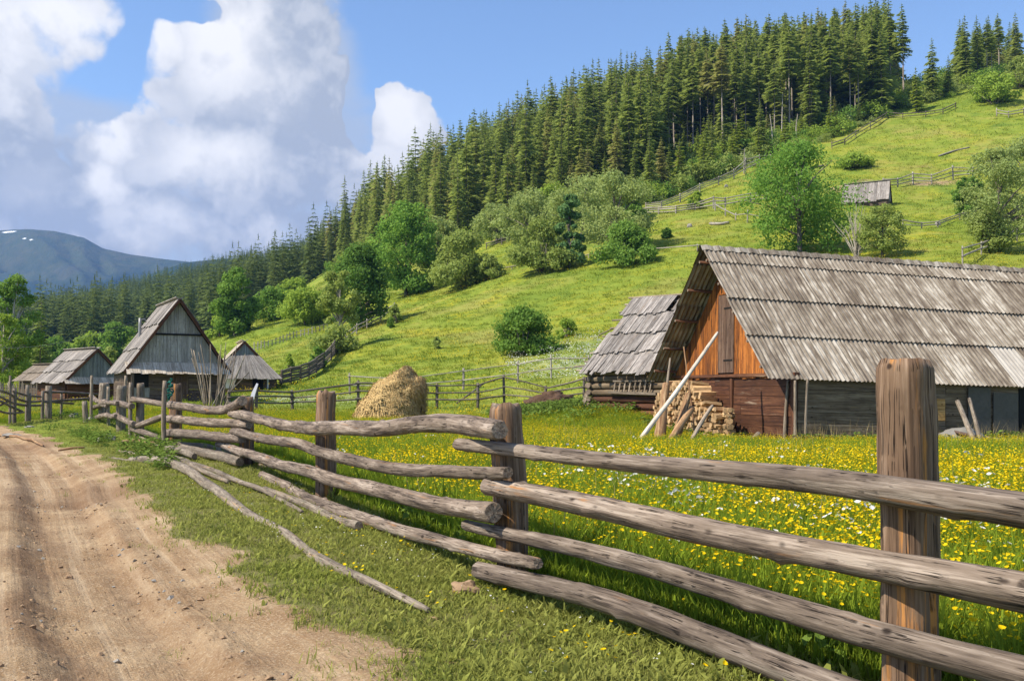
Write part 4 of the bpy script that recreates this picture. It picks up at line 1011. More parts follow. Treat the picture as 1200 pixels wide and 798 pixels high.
rail_fence('dark wattle fence curving up the left slope to the pollarded tree', [(330,452,1.1),(341,449,1.2),(352,447,1.2),(362,443,1.2),(371,438,1.3),(380,431,1.3),(388,423,1.4),(395,413,1.5),(399,404,1.5)], [.15,.3,.45,.6,.75,.9], rr=.075, pr=.07, mat='darkfence', name='wattle_fence')
rail_fence('rail fence half hidden by the dark round tree', [(405,402,1.2),(418,392,1.2),(430,386,1.2),(446,377,1.2),(462,366,1.2)], [.4,.8], rr=.06, pr=.07, mat='hillfence')
rail_fence('weathered rail fence at the foot of the grey willows', [(570,293,1.3),(588,288,1.3),(604,284,1.2)], [.5,.85], rr=.09, pr=.10, mat='darkfence')
def picket_fence(name, label, pts, step, h, mat, w=.045):
    feet = [Gp(*q) for q in pts]; f = empty(name, feet[0], label, 'fence'); o = feet[0]
    for a, b in zip(feet, feet[1:]):
        n = max(1, int((b-a).length/step)); d = (b-a).normalized(); d.z = 0
        for i in range(n):
            q = a.lerp(b, (i+.5)/n)-o; hh = h*random.uniform(.8, 1.12)
            board('picket', q-Vector((0, 0, .15)), q+Vector((rv(.05), rv(.05), hh)), d*w, Vector((0, .015, 0)), M[mat], f)
        for t in (.3, .75): log('rail', [a-o+Vector((0, .06, h*t)), b-o+Vector((0, .06, h*t))], .03, M[mat], f, nl=3, nseg=6)
picket_fence('picket_fence', 'grey upright picket fence at far left beside the small barn', [(-30,472),(20,471),(60,470),(100,470)], .2, 1.25, 'darkfence')
picket_fence('picket_fence', 'pale picket fence climbing the slope behind the farmhouse', [(296,412),(312,408),(330,402),(350,396),(368,391),(386,386)], .42, 1.0, 'hillfence', .06)
picket_fence('picket_fence', 'short brown picket fence joining the farmhouse and wattle fence', [(312,454),(330,453)], .26, 1.0, 'darkfence', .05)

# ------------------------------------------------------------------ haystack, manure heap, wood pile
def blob(name, prof, depth, mat, seed, nseg=40, nz=26, lump=.10, lumpf=1.6, parent=None):
    """prof: list of (z, xl, xr); elliptical in plan"""
    prof = np.array(prof, float); V, LC, Fc = [], [], []; zt = prof[-1, 0]
    for k in range(nz+1):
        z = zt*(k/nz)**.9; xl, xr = np.interp(z, prof[:, 0], prof[:, 1]), np.interp(z, prof[:, 0], prof[:, 2]); c, h = (xl+xr)/2, (xr-xl)/2
        dp = depth*(.25+.75*h/((prof[0, 2]-prof[0, 1])/2))
        for j in range(nseg):
            a = 2*math.pi*j/nseg; q = Vector((c+h*math.cos(a), dp*math.sin(a), z))
            n = mnoise.fractal(q*lumpf+Vector((seed, 0, 0)), 1., 2., 4)*lump
            V.append((q.x+math.cos(a)*n, q.y+math.sin(a)*n, max(-.1, q.z+n*.5*(k > 0)))); LC.append((q.x, q.y, q.z))
    for k in range(nz):
        for j in range(nseg): a, b = k*nseg+j, k*nseg+(j+1) % nseg; Fc.append((a, b, b+nseg, a+nseg))
    i = len(V); V.append((sum(prof[-1, 1:])/2, 0, zt+.03)); LC.append(V[-1]); Fc += [(nz*nseg+j, nz*nseg+(j+1) % nseg, i) for j in range(nseg)]
    me = mesh(name, V, Fc, mat, LC, True, attrs={'tint': rng.random(len(V))})
    return link(name, me, parent), V
def haystack():
    o = P(455, 497, 42.); o.z = GZ(o.x, o.y); s = mpp(42.); zz = lambda py: (497-py)*s; xx = lambda px: (px-455)*s
    root = empty('haystack', o, 'leaning golden haystack with sloping left side in the meadow', 'haystack')
    prof = [(0, xx(410), xx(495)), (zz(485), xx(417), xx(496)), (zz(470), xx(428), xx(497)), (zz(455), xx(441), xx(498)), (zz(448), xx(449), xx(495)), (zz(441), xx(458), xx(487)), (zz(436), xx(466), xx(481)), (zz(433), xx(472), xx(477))]
    b, V = blob('hay', prof, 1.25, M['straw'], 3., 56, 36, .13, 1.7, root)
    # loose straws lying over the surface
    vs, fs, tn = [], [], []
    for i in range(7000):
        q = Vector(random.choice(V[56:])) + Vector((rv(.05), rv(.05), rv(.05))); n = Vector((q.x, q.y*1.2, .35)).normalized()
        d = Vector((rv(.8)+.35, rv(.8), -.9+rv(.9))); d = (d-n*d.dot(n)).normalized()*random.uniform(.10, .34); w = d.cross(n).normalized()*random.uniform(.010, .020)
        q = q+n*.03; k = len(vs); bow = n*.03; dr = n*rv(.07)
        vs += [q-w, q+w, q+d*.6+bow+w, q+d*.6+bow-w, q+d+dr]; fs += [(k, k+1, k+2, k+3), (k+3, k+2, k+4)]; tn += [random.random()]*5
    l = link('loose_straw', mesh('loose_straw', vs, fs, M['straw'], attrs={'tint': tn}), root); l['kind'] = 'stuff'
    log('hay_pole', [(xx(438), -1.15, .1), (xx(463), -.75, zz(452))], .035, M['slab'], root, nl=6, nseg=7)
    log('hay_pole', [(xx(493), -.35, 0), (xx(494), -.35, zz(478))], .05, M['darkfence'], root, nl=6, nseg=7)
haystack()
def heap():
    o = P(648, 458, 50.); o.z = GZ(o.x, o.y); s = mpp(50.)
    root = empty('manure_heap', o, 'low dark brown manure heap behind the meadow fence', 'heap')
    blob('manure', [(-.1, -42*s, 34*s), (6*s, -28*s, 28*s), (12*s, -14*s, 20*s), (16*s, -3*s, 9*s)], 1.6, M['manure'], 8., 40, 14, .3, 2.2, root)
    vs, fs = [], []
    for i in range(900):
        a = random.uniform(0, 6.28); r = random.random()**.7; z = 15*s*(1-r)+.05; q = Vector((math.cos(a)*r*36*s, math.sin(a)*r*1.6, z)); k = len(vs)
        for t in range(4): vs.append(q+Vector((rv(.09), rv(.09), rv(.07)+.03)))
        fs += [(k, k+1, k+2), (k, k+2, k+3), (k, k+3, k+1)]
    l = link('clods', mesh('clods', vs, fs, M['manure']), root); l['kind'] = 'stuff'
heap()
BI = BM.inverted()
def woodpile():
    # against the gable wall: billets laid across, ends to the left-front
    root = empty('woodpile', None, 'stacked firewood billets against the barn gable wall', 'woodpile', mat=BM @ Matrix.Translation((-.80, 4.95, -.25)))
    protos = []
    for q in range(9):
        a0 = random.uniform(0, 6.28); r = random.uniform(.075, .115); n = random.choice((5, 6, 4)); LN = random.uniform(.5, .62)
        ring = [(r*random.uniform(.75, 1.1)*math.cos(a0+6.283*j/n), r*random.uniform(.75, 1.1)*math.sin(a0+6.283*j/n)) for j in range(n)]
        V = [(-LN/2, y, z) for y, z in ring]+[(LN/2, y, z) for y, z in ring]
        Fc = [tuple(range(n))[::-1], tuple(range(n, 2*n))]+[(j, (j+1) % n, n+(j+1) % n, n+j) for j in range(n)]
        protos.append(mesh('billet', V, Fc, [M['firewood'], M['slab']], [(y*3, z*3, x) for x, y, z in V], mi=[0, 0]+[1 if random.random() < .4 else 0]*n))
    cnt = 0
    for row in range(13):
        z = .1+row*.165; half = 2.6
        y = -2.4+(row % 2)*.09+(0 if row < 8 else 1.0+(row-8)*.22)
        while y < half-max(0, row-9)*.3:
            for lay in (0,):
                o = link('billet', random.choice(protos), root); o.location = (rv(.11), y+rv(.03), z+rv(.035)); o.rotation_euler = (random.uniform(0, 6.28), rv(.12), rv(.22)); o.scale = (1, random.uniform(.7, 1.1), random.uniform(.7, 1.1)); cnt += 1
            y += random.uniform(.16, .20)
    # a second, outer row half as high turned to the front at its right end
    for row in range(8):
        for k in range(3):
            o = link('billet', random.choice(protos), root); o.location = (-.12+rv(.05), -2.62-k*.02+rv(.04), .1+row*.165); o.rotation_euler = (random.uniform(0, 6.28), rv(.05), 1.35+rv(.25)); 
    for k in range(30):
        o = link('billet', random.choice(protos), root); o.location = (-.45+rv(.15), rv(2.3), .08+random.choice((0, .14))); o.rotation_euler = (random.uniform(0, 6.28), rv(.3), random.uniform(0, 3))
woodpile()
def lean(name, label, a, b, ra, rb, mat, cat='pole', group=None, **kw):
    """a pole from pixel a at distance to pixel b"""
    p0, p1 = P(*a), P(*b)
    if len(a) == 3: p0.z = min(p0.z, GZ(p0.x, p0.y)+.05) if abs(p0.z-GZ(p0.x, p0.y)) < .5 else p0.z
    o = log(name, [p0, p0.lerp(p1, .5), p1], [ra, (ra+rb)/2, rb], [M[mat], M['cut']], None, bend=.05, **kw)
    return tag(o, label, cat, group)
lean('pole', 'long pale peeled pole leaning across the woodpile to the gable', (746,524,26.9), (840,391,29.2), .075, .045, 'peeled', nseg=10, nl=20)
lean('pole', 'thin pale pole lying along the long peeled pole', (775,485,27.6), (836,398,29.1), .03, .02, 'peeled', nseg=8, nl=12)
lean('log', 'thick peeled log leaning on the woodpile at its middle', (776,528,26.8), (812,478,28.3), .10, .09, 'slab', 'log', nseg=12, nl=12)
lean('log', 'shorter brown log propped at the right end of the woodpile', (806,523,27.1), (836,476,28.3), .055, .05, 'thinpole', 'log', nseg=10, nl=12)
lean('log', 'broad bark slab standing at the left end of the woodpile', (772,517,27.9), (781,450,28.6), .16, .12, 'slab', 'slab', nseg=10, nl=10, rough=.2)
lean('log', 'reddish split log standing against the woodpile', (790,507,27.7), (806,462,28.5), .13, .09, 'slab', 'slab', nseg=10, nl=10, rough=.2)
lean('pole', 'slender brown pole rising from behind the woodpile', (815,500,28.2), (802,407,29.6), .025, .02, 'slab', nseg=7, nl=10)
lean('pole', 'grey prop pole under the left roof edge of the barn', (778,480,31.), (786,420,32.), .045, .04, 'thinpole', nseg=7, nl=10)
lean('log', 'stubby log end slanting out of the grass by the barn wall', (872,526,27.6), (889,508,27.9), .075, .085, 'oldlog', 'log', nseg=10, nl=8)
lean('board', 'grey board leaning under the eaves right of the tall post', (1146,527,26.6), (1122,470,28.2), .075, .07, 'oldlog', 'board', nseg=8, nl=10)
lean('board', 'second leaning board crossing behind the first under the eaves', (1150,520,27.2), (1136,467,28.4), .065, .05, 'oldlog', 'board', nseg=8, nl=10)
def junk():
    o = BM @ Vector((4.9, -.75, -.15)); root = empty('scrap_heap', o, 'heap of old planks under a grey cover by the barn wall', 'heap')
    b, V = blob('cover', [(0, -.7, 1.0), (.3, -.65, .9), (.6, -.45, .7), (.82, -.2, .35)], .45, M['tarp'], 5., 22, 10, .22, 2., root)
    for k in range(14):
        q = Vector((rv(1.2)+.2, rv(.3)-.35, random.uniform(0, .6))); d = Vector((random.uniform(.6, 1.2), rv(.4), rv(.35)))
        board('plank', q-d*.6, q+d*.6, (0, rv(.02)+.06, .04), (0, -.008, .012), M[random.choice(('oldlog', 'thinpole', 'hatch'))], root)
junk()
# bundle of thin poles standing by the old house
for k in range(24):
    bx = random.uniform(238, 264); tx = bx+(bx-251)*random.uniform(.8, 2.4)+rv(8); Y = random.uniform(49.5, 51.)
    a = P(bx, 470, Y); a.z = GZ(a.x, a.y)-.1; t = P(tx, random.uniform(400, 432), Y+rv(.5))
    o = log('pole', [a, a.lerp(t, .5)+Vector((rv(.08), 0, 0)), t], [.035, .028, .018], M['thinpole'], None, nl=6, nseg=6)
    tag(o, 'thin upright pole in the loose bundle beside the old house', 'pole', 'thin poles bundled beside the old house')
for k, (bx, tx, ty, lb) in enumerate([(247,232,466,'dark forked stick crossing in front of the pole bundle'),(262,292,448,'slanting stick between the pole bundle and the farmhouse')]):
    a = P(bx, 478 if k == 0 else 462, 49.); a.z = max(a.z-.2, GZ(a.x, a.y)); t = P(tx if k else 262, 452 if k == 0 else ty-12, 49.5); tag(log('stick', [a, t], .03, M['darkfence'], None, nl=5, nseg=6), lb, 'stick')

# white board and green cloth on the fence
def bits():
    c = on_fence(296, 466, 3, 2, -.20); s = mpp(c.y)
    o = link('board', mesh('white_board', *(lambda pts: ([Vector((x*s, -.012, z*s)) for x, z in pts]+[Vector((x*s, .012, z*s)) for x, z in pts], [tuple(range(6)), tuple(range(11, 5, -1))]+[(i, i+6, (i+1) % 6+6, (i+1) % 6) for i in range(6)]))([(-5, -9), (0, -9), (3, 4), (6.5, 16), (4.5, 17), (-1, 6)]), M['white']))
    o.location = c; tag(o, 'white pointed board stuck upright at the fourth fence post', 'board')
    p0 = P(199, 445, 24.2); sc = mpp(24.2); pts = []
    for k in range(46):
        t = k/45; w = (2.6+1.2*math.sin(math.pi*min(1, t*1.3)))*sc
        pts.append((rv(w)+.5*sc, rv(w*.6), (11-22*t)*sc+rv(2.2*sc)))
    o = log('cloth', pts, .75*sc, [M['greencloth'], M['greencloth']], nl=240, nseg=6, rough=.3); o.location = p0+Vector((.04, -.10, -.25)); tag(o, 'crumpled dark green cloth hung on a thin fence stake', 'cloth')
    # overhead wire from the house to the left
    a = P(176, 371, 58.); b = P(-60, 402, 75.); pts = [a.lerp(b, t)-Vector((0, 0, 1.0*math.sin(math.pi*t))) for t in np.linspace(0, 1, 10)]
    tag(log('power_line', pts, .012, [M['wire'], M['wire']], None, nl=24, nseg=5, rough=0), 'thin overhead wire running left from the old house', 'wire')
bits()

# ------------------------------------------------------------------ logs and stones lying on the verge
def lie(label, pts, rp, mat='oldlog', lift=1.05, **kw):
    W3 = []; rp = [r*.8 for r in rp]
    for (px, py), r in zip(pts, rp):
        g = Gp(px, py); W3.append(g+Vector((0, 0, r*mpp(g.y)*lift)))
    o = log('log', W3, [r*mpp(w.y) for r, w in zip(rp, W3)], [M[mat], M['cut']], None, **kw); return tag(o, label, 'log')
lie('long curved log lying on the grass along the road edge', [(152,541),(200,548),(240,572),(300,609),(380,659),(440,692),(508,723)], [5,6.5,7,7.5,8,7,4.5], nseg=16, nl=80, bend=.06, mat='oldlog')
lie('grey log with a knotted end lying under the fence', [(310,577),(360,597),(400,615),(421,623)], [5,5.5,5.5,7], nseg=14, nl=40, bend=.05)
lie('stout mossy log at the foot of the fourth post', [(200,524),(240,529),(285,541),(320,551)], [4.5,5.5,5.5,5], nseg=12, nl=30, bend=.05)
lie('pale branch lowest in the pile of fallen poles', [(129,537),(160,542),(190,545),(215,555)], [2,2.6,2.8,2.5], nseg=9, nl=24, bend=.07)
lie('twisted branch in the middle of the pile of fallen poles', [(140,530),(180,535),(212,541),(245,560),(268,569)], [2.2,3,3.4,3.6,3], nseg=9, nl=30, bend=.08)
lie('grey mossy pole lying beside the twisted branch', [(205,541),(240,552),(275,566),(305,578)], [3.4,4,4,3.4], nseg=10, nl=30, bend=.05)
lie('short reddish log at the head of the fallen pole pile', [(143,522),(165,521),(186,524)], [3.6,4,3.6], mat='slab', nseg=9, nl=14)
lie('thick broken log resting across the fallen poles', [(194,533),(212,536),(228,541)], [5,5.5,4.5], nseg=12, nl=16, lift=1.7)
lie('slender stick reaching up from the pile to the fifth post', [(158,512),(175,520),(186,526)], [1.8,2,2], mat='thinpole', nseg=7, nl=12, lift=1.6)
lie('crooked grey branch nearest the grass strip under the fence', [(255,556),(290,572),(330,590),(352,602)], [3,3.6,3.4,2.6], nseg=9, nl=26, bend=.06)
lie('dark stick lying across the dirt track', [(-5,511),(20,513),(36,518),(50,524)], [1.6,2,2,1.5], mat='slab', nseg=8, nl=20, bend=.06)
lie('short brown stick on the track edge by the grass', [(68,529),(85,527),(99,526)], [1.6,1.8,1.4], mat='slab', nseg=8, nl=10)
lie('bleached log lying on the upper pasture slope', [(931,209.),(950,200),(966,196)], [1.6,1.6,1.4], mat='darkfence', nseg=7, nl=8)
lie('pale felled trunk on the pasture right of the bleached log', [(1100,186),(1118,180),(1136,175)], [1.3,1.3,1.2], mat='hillfence', nseg=7, nl=8)
lie('big pale log block on the pasture left of the green tree', [(832,265),(843,264.5),(854,264)], [2.2,2.2,2.2], mat='hillfence', nseg=9, nl=8)
def boulder(label, px, py, wpx, asp=.6, mat='stone', cat='stone', sub=3, sink=.25, name='stone'):
    g = Gp(px, py); r = wpx*mpp(g.y)/2; V, Fc = [], []; sd = random.random()*50
    n, mrow = 14, 9
    for k in range(mrow+1):
        ph = math.pi*k/mrow
        for j in range(n):
            d = Vector((math.sin(ph)*math.cos(6.283*j/n), math.sin(ph)*math.sin(6.283*j/n), math.cos(ph)))
            q = r*(1+.55*mnoise.noise(d*1.1+Vector((sd, 0, 0)))+.25*mnoise.noise(d*2.7+Vector((sd, 3, 0))))
            V.append((d.x*q, d.y*q*.8, d.z*q*asp))
    for k in range(mrow):
        for j in range(n): a, b = k*n+j, k*n+(j+1) % n; Fc.append((a, a+n, b+n, b))
    o = link(name, mesh(name, V, Fc, M[mat])); o.location = g+Vector((0, 0, r*asp*(1-2*sink)*.8)); tag(o, label, cat); return o
boulder('rounded brown stone half sunk in grass by the long log', 545, 694, 34, .55, 'clod')
boulder('grey stone at the weedy foot of the sixth fence post', 129, 516, 13, .8)
boulder('small pale stone left of the grey stone in the weeds', 117, 518, 8, .8)
boulder('flat grey stone in weeds near the far end of the fence', 88, 489, 10, .7)
boulder('angular grey stone right of the flat grey stone', 104, 494, 10, .7)
boulder('white stone in the grass below the far rail fence', 23, 487, 6, .7)
boulder('flat white stone lying on the grass near the track', 34, 501, 9, .35)
boulder('pale flat stone on the dirt track at far left', 12, 511, 20, .18)
boulder('small brown stone in the middle of the track', 81, 678, 9, .7, 'clod')
boulder('dark stone beside the wet hollow of the track', 144, 569, 8, .6, 'clod')
boulder('white weathered stump on the pasture near the pale log block', 808, 267, 6, 1.1, 'stone', 'stump', name='stump')
boulder('small white stone on the pasture below the forest fence', 851, 220, 4, 1.1, 'stone')
boulder('pale stump in the pasture by the grey rail fence', 1099, 265, 6, 1.3, 'stone', 'stump', name='stump')
boulder('clod of turf and soil at the bottom of the road verge', 508, 726, 14, .4, 'clod', 'clod', name='clod')

# ------------------------------------------------------------------ trees
def tubes(name, segs, mat, n=6):
    """trunk and limbs in one mesh: list of (p0, p1, r0, r1)"""
    V, Fc, LC = [], [], []; ox = random.random()*9
    for p0, p1, r0, r1 in segs:
        p0, p1 = Vector(p0), Vector(p1); T = (p1-p0); L = T.length; T = T/max(L, 1e-6); X = T.orthogonal().normalized(); Y = T.cross(X); k = len(V)
        for c, r, s in ((p0, r0, 0), (p1, r1, L)):
            for j in range(n): a = 6.2832*j/n; V.append(c+X*(r*math.cos(a))+Y*(r*math.sin(a))); LC.append((r*math.cos(a)+ox, r*math.sin(a), s))
        Fc += [(k+j, k+(j+1) % n, k+n+(j+1) % n, k+n+j) for j in range(n)]+[tuple(range(k+n, k+2*n))]
    return mesh(name, V, Fc, mat, LC, True)
def spruce_mesh(h, r, lo=.06, whorls=24, mat='spruce', droop=.35, sparse=0., fine=5):
    """trunk mesh and crown mesh of one spruce"""
    segs = []; n = 5; bx = rv(.15)
    pr = [(0, 0)]+[(rv(.01)*h*.3, rv(.01)*h*.3) for _ in range(n)]
    for i in range(n): segs.append(((pr[i][0], pr[i][1], h*.97*i/n-(.5 if i == 0 else 0)), (pr[i+1][0], pr[i+1][1], h*.97*(i+1)/n), .0085*h*(1-i/n)+.015, .0085*h*(1-(i+1)/n)+.015))
    V, Fc, T = [], [], []
    for w in range(whorls):
        t = lo+(1-lo)*((w+.5)/whorls)**.92; z = h*t; tt = (t-lo)/(1-lo)
        R_ = r*((1-tt)**.8)*(.55+.45*min(1, tt*5+.3))+.02*h*.5
        nb = 7 if tt < .8 else 5; a0 = random.uniform(0, 6.28)
        for b in range(nb):
            if random.random() < sparse: continue
            a = a0+6.283*b/nb+rv(.35); L = R_*random.uniform(.45, 1.3)*(1+.3*math.sin(a*1.+bx*40)*(1-tt)); dz = -droop*L*random.uniform(.5, 1.3)+.10*L*tt; z0 = z+rv(.012)*h
            D = Vector((math.cos(a), math.sin(a), 0)); Sd = Vector((-D.y, D.x, 0)); tip = D*L+Vector((0, 0, dz)); up = Vector((0, 0, 1)); tb = random.random()
            base = Vector((0, 0, z0))
            def pt(q): return base+D*(L*q)+Vector((0, 0, dz*q*q*.9+dz*.1*q+(.09*L*max(0, q-.7)/.3)))
            k = len(V); V += [pt(.06)-up*.03*L, pt(.55)-up*.10*L, pt(1.), pt(.5)+up*.05*L]; Fc.append((k, k+1, k+2, k+3)); T += [tb]*4
            for f in range(fine):
                q = .22+.74*f/fine+rv(.05); o = pt(q); sl = L*(.46*(1-q)+.20)*random.uniform(.75, 1.25)
                for sg in (-1, 1):
                    e = o+Sd*(sg*sl)+D*(sl*.55)-up*(sl*random.uniform(.15, .75)); wv = D*(.10*L+.06)
                    k = len(V); V += [o-wv, o+wv, e]; Fc.append((k, k+1, k+2)); T += [min(1, tb*.6+random.random()*.4)]*3
    k = len(V); V += [Vector((-.10, 0, h*.93)), Vector((.10, 0, h*.93)), Vector((0, 0, h*1.02)), Vector((0, -.10, h*.93)), Vector((0, .10, h*.93))]; Fc += [(k, k+1, k+2), (k+3, k+4, k+2)]; T += [.5]*5
    return tubes('trunk', segs, M['sprucebark']), mesh('crown', V, Fc, M[mat], attrs={'tint': T})
SPR = {'full': [spruce_mesh(20, random.uniform(2.5, 4.1), .02, random.choice((21, 24, 27))) for _ in range(9)],
       'bare': [spruce_mesh(24, random.uniform(2.6, 3.3), random.uniform(.38, .55), 18, sparse=.1) for _ in range(5)],
       'slim': [spruce_mesh(22, random.uniform(2.3, 2.9), .08, 28, droop=.5) for _ in range(4)],
       'young': [spruce_mesh(8, random.uniform(1.5, 2.2), .02, 13, 'youngspruce', .2) for _ in range(4)]}
SH = {'full': 20, 'bare': 24, 'slim': 22, 'young': 8}
def spruce(p, h, kind, label, group):
    o = empty('spruce_tree', p, label, 'spruce', group); tm, cm = random.choice(SPR[kind])
    k = h/SH[kind]; o.scale = (k*random.uniform(.9, 1.15), k*random.uniform(.9, 1.15), k); o.rotation_euler = (0, rv(.02), random.uniform(0, 6.28))
    link('trunk', tm, o); link('crown', cm, o)

def leaves(name, clumps, n, size, mat, flat=.35):
    """many leaf faces on and inside the clumps: (centre, rx, rz)"""
    c = np.array([[*a, rx, rz] for a, rx, rz in clumps], float); w = c[:, 3]**2; idx = rng.choice(len(c), n, p=w/w.sum())
    d = rng.normal(size=(n, 3)); d /= np.linalg.norm(d, axis=1)[:, None]; q = .35+.95*rng.random(n)**.8
    p = c[idx, :3]+d*q[:, None]*np.stack([c[idx, 3], c[idx, 3], c[idx, 4]], 1)
    nr = d*.6+rng.normal(size=(n, 3))*.55+np.array([0, 0, flat]); nr /= np.linalg.norm(nr, axis=1)[:, None]
    a = np.cross(nr, rng.normal(size=(n, 3))); a /= np.linalg.norm(a, axis=1)[:, None]; b = np.cross(nr, a)
    s = size*(.6+.8*rng.random(n))[:, None]
    V = np.stack([p-a*s, p-b*s*.55+a*s*.1, p+a*s-nr*s*.25, p+b*s*.55+a*s*.1], 1).reshape(-1, 3)
    tint = np.repeat(np.clip(rng.random(len(c))[idx]*.55+rng.random(n)*.45, 0, 1), 4)
    return mesh(name, V, np.arange(4*n).reshape(-1, 4), M[mat], attrs={'tint': tint})
def broadleaf(name, label, cat, px, py, hp, wp, mat, shape='round', bark='bark', n=None, ncl=None, size=None, group=None, lean_=0.):
    g = Gp(px, py); s = mpp(g.y); H, Wd = hp*s*1.03, wp*s*1.12
    o = empty(name, g, label, cat, group)
    lo = {'round': .07, 'bush': .0, 'airy': .16, 'high': .38, 'column': .05}[shape]
    ncl = ncl or {'round': 34, 'bush': 22, 'airy': 40, 'high': 22, 'column': 26}[shape]; ncl = int(ncl*1.7)
    cl = []
    while len(cl) < ncl:
        a = random.uniform(0, 6.283); t = random.random(); 
        env = {'round': math.sin(math.pi*min(1, (t*.86+.13)))**.55, 'bush': (1-t**2.2)**.6, 'airy': math.sin(math.pi*(t*.8+.18))**.5, 'high': math.sin(math.pi*(t*.75+.2))**.6, 'column': (1-t)**.45*.9+.1}[shape]
        r = Wd/2*env*math.sqrt(random.random()); rr = Wd*random.uniform(.07, .185)*(.8 if shape in ('airy', 'high') else 1.)*(.75 if shape == 'column' else 1)
        cl.append(((r*math.cos(a)+lean_*H*t, r*math.sin(a), H*(lo+(1-lo)*t)-rr*.5*t+(rr*.5 if shape == 'bush' and t < .25 else 0)), rr, rr*random.uniform(.65, .95)))
    tp = H*(.55 if shape != 'high' else .7); segs = [((0, 0, -.4), (lean_*tp*.3, 0, tp*.5), .022*H+.03, .016*H+.02), ((lean_*tp*.3, 0, tp*.5), (lean_*tp, 0, tp), .016*H+.02, .009*H+.015)]
    if shape == 'bush': segs = [((rv(.1), rv(.1), -.3), (rv(.25)*Wd, rv(.25)*Wd, H*.5), .03*H**.7, .012*H**.7) for _ in range(5)]
    tr = link('trunk', tubes('trunk', segs, M[bark]), o)
    lim = []
    for c, rr, rz in cl[:16 if shape != 'bush' else 8]:
        c = Vector(c); b0 = Vector((lean_*tp*.5, 0, max(H*lo*.8, min(tp, c.z*.62)))) if shape != 'bush' else Vector((c.x*.2, c.y*.2, 0)); m_ = b0.lerp(c, .55)+Vector((0, 0, H*.03))
        lim += [(b0, m_, .010*H+.012, .006*H+.01), (m_, c, .006*H+.01, .003*H+.006)]
    link('limbs', tubes('limbs', lim, M[bark], 5), o)
    n = int((n or int(min(5200, max(500, 1.1*hp*wp*(.75 if shape in ('airy', 'high') else 1.)))))*2.5); size = size or max(.11, 1.8*s*(1. if shape not in ('airy',) else .85))
    link('crown', leaves('crown', cl, n, size, mat), o)
    return o
B = broadleaf
B('broadleaf_tree', 'big bright green leafy tree behind the barn ridge', 'tree', 937, 299, 132, 112, 'leaf_bright', ncl=46, n=6500)
B('broadleaf_tree', 'grey green willow at far right with pale trunk', 'tree', 1172, 296, 118, 84, 'leaf_grey', 'airy', n=5200)
B('broadleaf_tree', 'leafy willow leaning over the right edge of the pasture', 'tree', 1206, 262, 96, 70, 'leaf_grey', 'airy', n=4000)
B('bush', 'dark green bush left of the far right willow', 'bush', 1136, 254, 46, 40, 'leaf_mid', 'bush')
B('bush', 'pale bush at the foot of the far right willow', 'bush', 1160, 296, 44, 48, 'leaf_olive', 'bush')
B('bush', 'thin leafed shrub right of the bare stemmed bush below the hut', 'bush', 1034, 303, 62, 50, 'leaf_olive', 'airy')
B('bush', 'leafy green bush under the airy willow at the low log rail', 'bush', 736, 311, 48, 62, 'leaf_mid', 'bush', n=3600)
B('broadleaf_tree', 'airy grey green willow above the bush at the low log rail', 'tree', 722, 300, 96, 78, 'leaf_grey', 'airy', n=4600)
B('broadleaf_tree', 'narrow blue green tree at the low log rail', 'tree', 667, 314, 84, 36, 'leaf_teal', 'column', n=3400)
B('bush', 'olive bush left of the narrow blue green tree', 'bush', 636, 319, 60, 62, 'leaf_olive', 'bush', n=3600)
B('broadleaf_tree', 'wide pale willow behind the olive bush', 'tree', 618, 292, 66, 66, 'leaf_grey', 'airy', n=3800)
B('broadleaf_tree', 'pale willow between the narrow tree and the spruces', 'tree', 682, 284, 76, 74, 'leaf_grey', 'airy', n=4200)
B('broadleaf_tree', 'small pale willow against the dark forest edge', 'tree', 582, 287, 48, 46, 'leaf_grey', 'airy')
B('broadleaf_tree', 'rounded pale willow high at the forest edge', 'tree', 648, 262, 44, 50, 'leaf_lime', 'bush', n=2200)
B('bush', 'dark bush at the forest edge by the dead branches', 'bush', 738, 262, 42, 36, 'leaf_mid', 'bush')
B('broadleaf_tree', 'tall bright green maple in front of the left forest edge', 'tree', 476, 347, 106, 68, 'leaf_bright', n=6000, ncl=42)
B('bush', 'big olive flowering bush right of the tall maple', 'bush', 540, 340, 66, 72, 'leaf_olive', 'bush', n=4600)
B('broadleaf_tree', 'pale loose willow between the maple and the olive flowering bush', 'tree', 513, 330, 74, 56, 'leaf_grey', 'airy', n=3600)
B('bush', 'low bush with pale flowers at the right of the olive flowering bush', 'bush', 576, 328, 26, 30, 'leaf_olive', 'bush', n=900)
B('broadleaf_tree', 'dark round crowned tree on the left slope', 'tree', 422, 386, 96, 62, 'leaf_dark', n=5600, ncl=40)
B('broadleaf_tree', 'pollarded tree with pale forked trunk on the left slope', 'tree', 398, 411, 90, 46, 'leaf_olive', 'high', bark='palebark', n=1900)
B('bush', 'leafy skirt of green around the pollarded tree', 'bush', 396, 414, 34, 52, 'leaf_olive', 'bush', n=1300)
B('bush', 'bright green bush alone in the middle of the meadow slope', 'bush', 614, 417, 54, 66, 'leaf_mid', 'bush', n=4600, ncl=30)
B('bush', 'thin sprig bush right of the lone bright green bush', 'bush', 664, 396, 22, 22, 'leaf_lime', 'bush', n=400)
B('bush', 'small bush on the open slope right of the round dark tree', 'bush', 463, 380, 22, 14, 'leaf_olive', 'bush', n=400)
B('bush', 'tiny dark bush below the small bush on the open slope', 'bush', 458, 385, 12, 7, 'leaf_mid', 'bush', n=150)
B('bush', 'green bush beside the dark wattle fence', 'bush', 372, 432, 26, 20, 'leaf_mid', 'bush', n=700)
B('bush', 'slender shrub left of the wattle fence bush', 'bush', 339, 436, 20, 10, 'leaf_lime', 'bush', n=300)
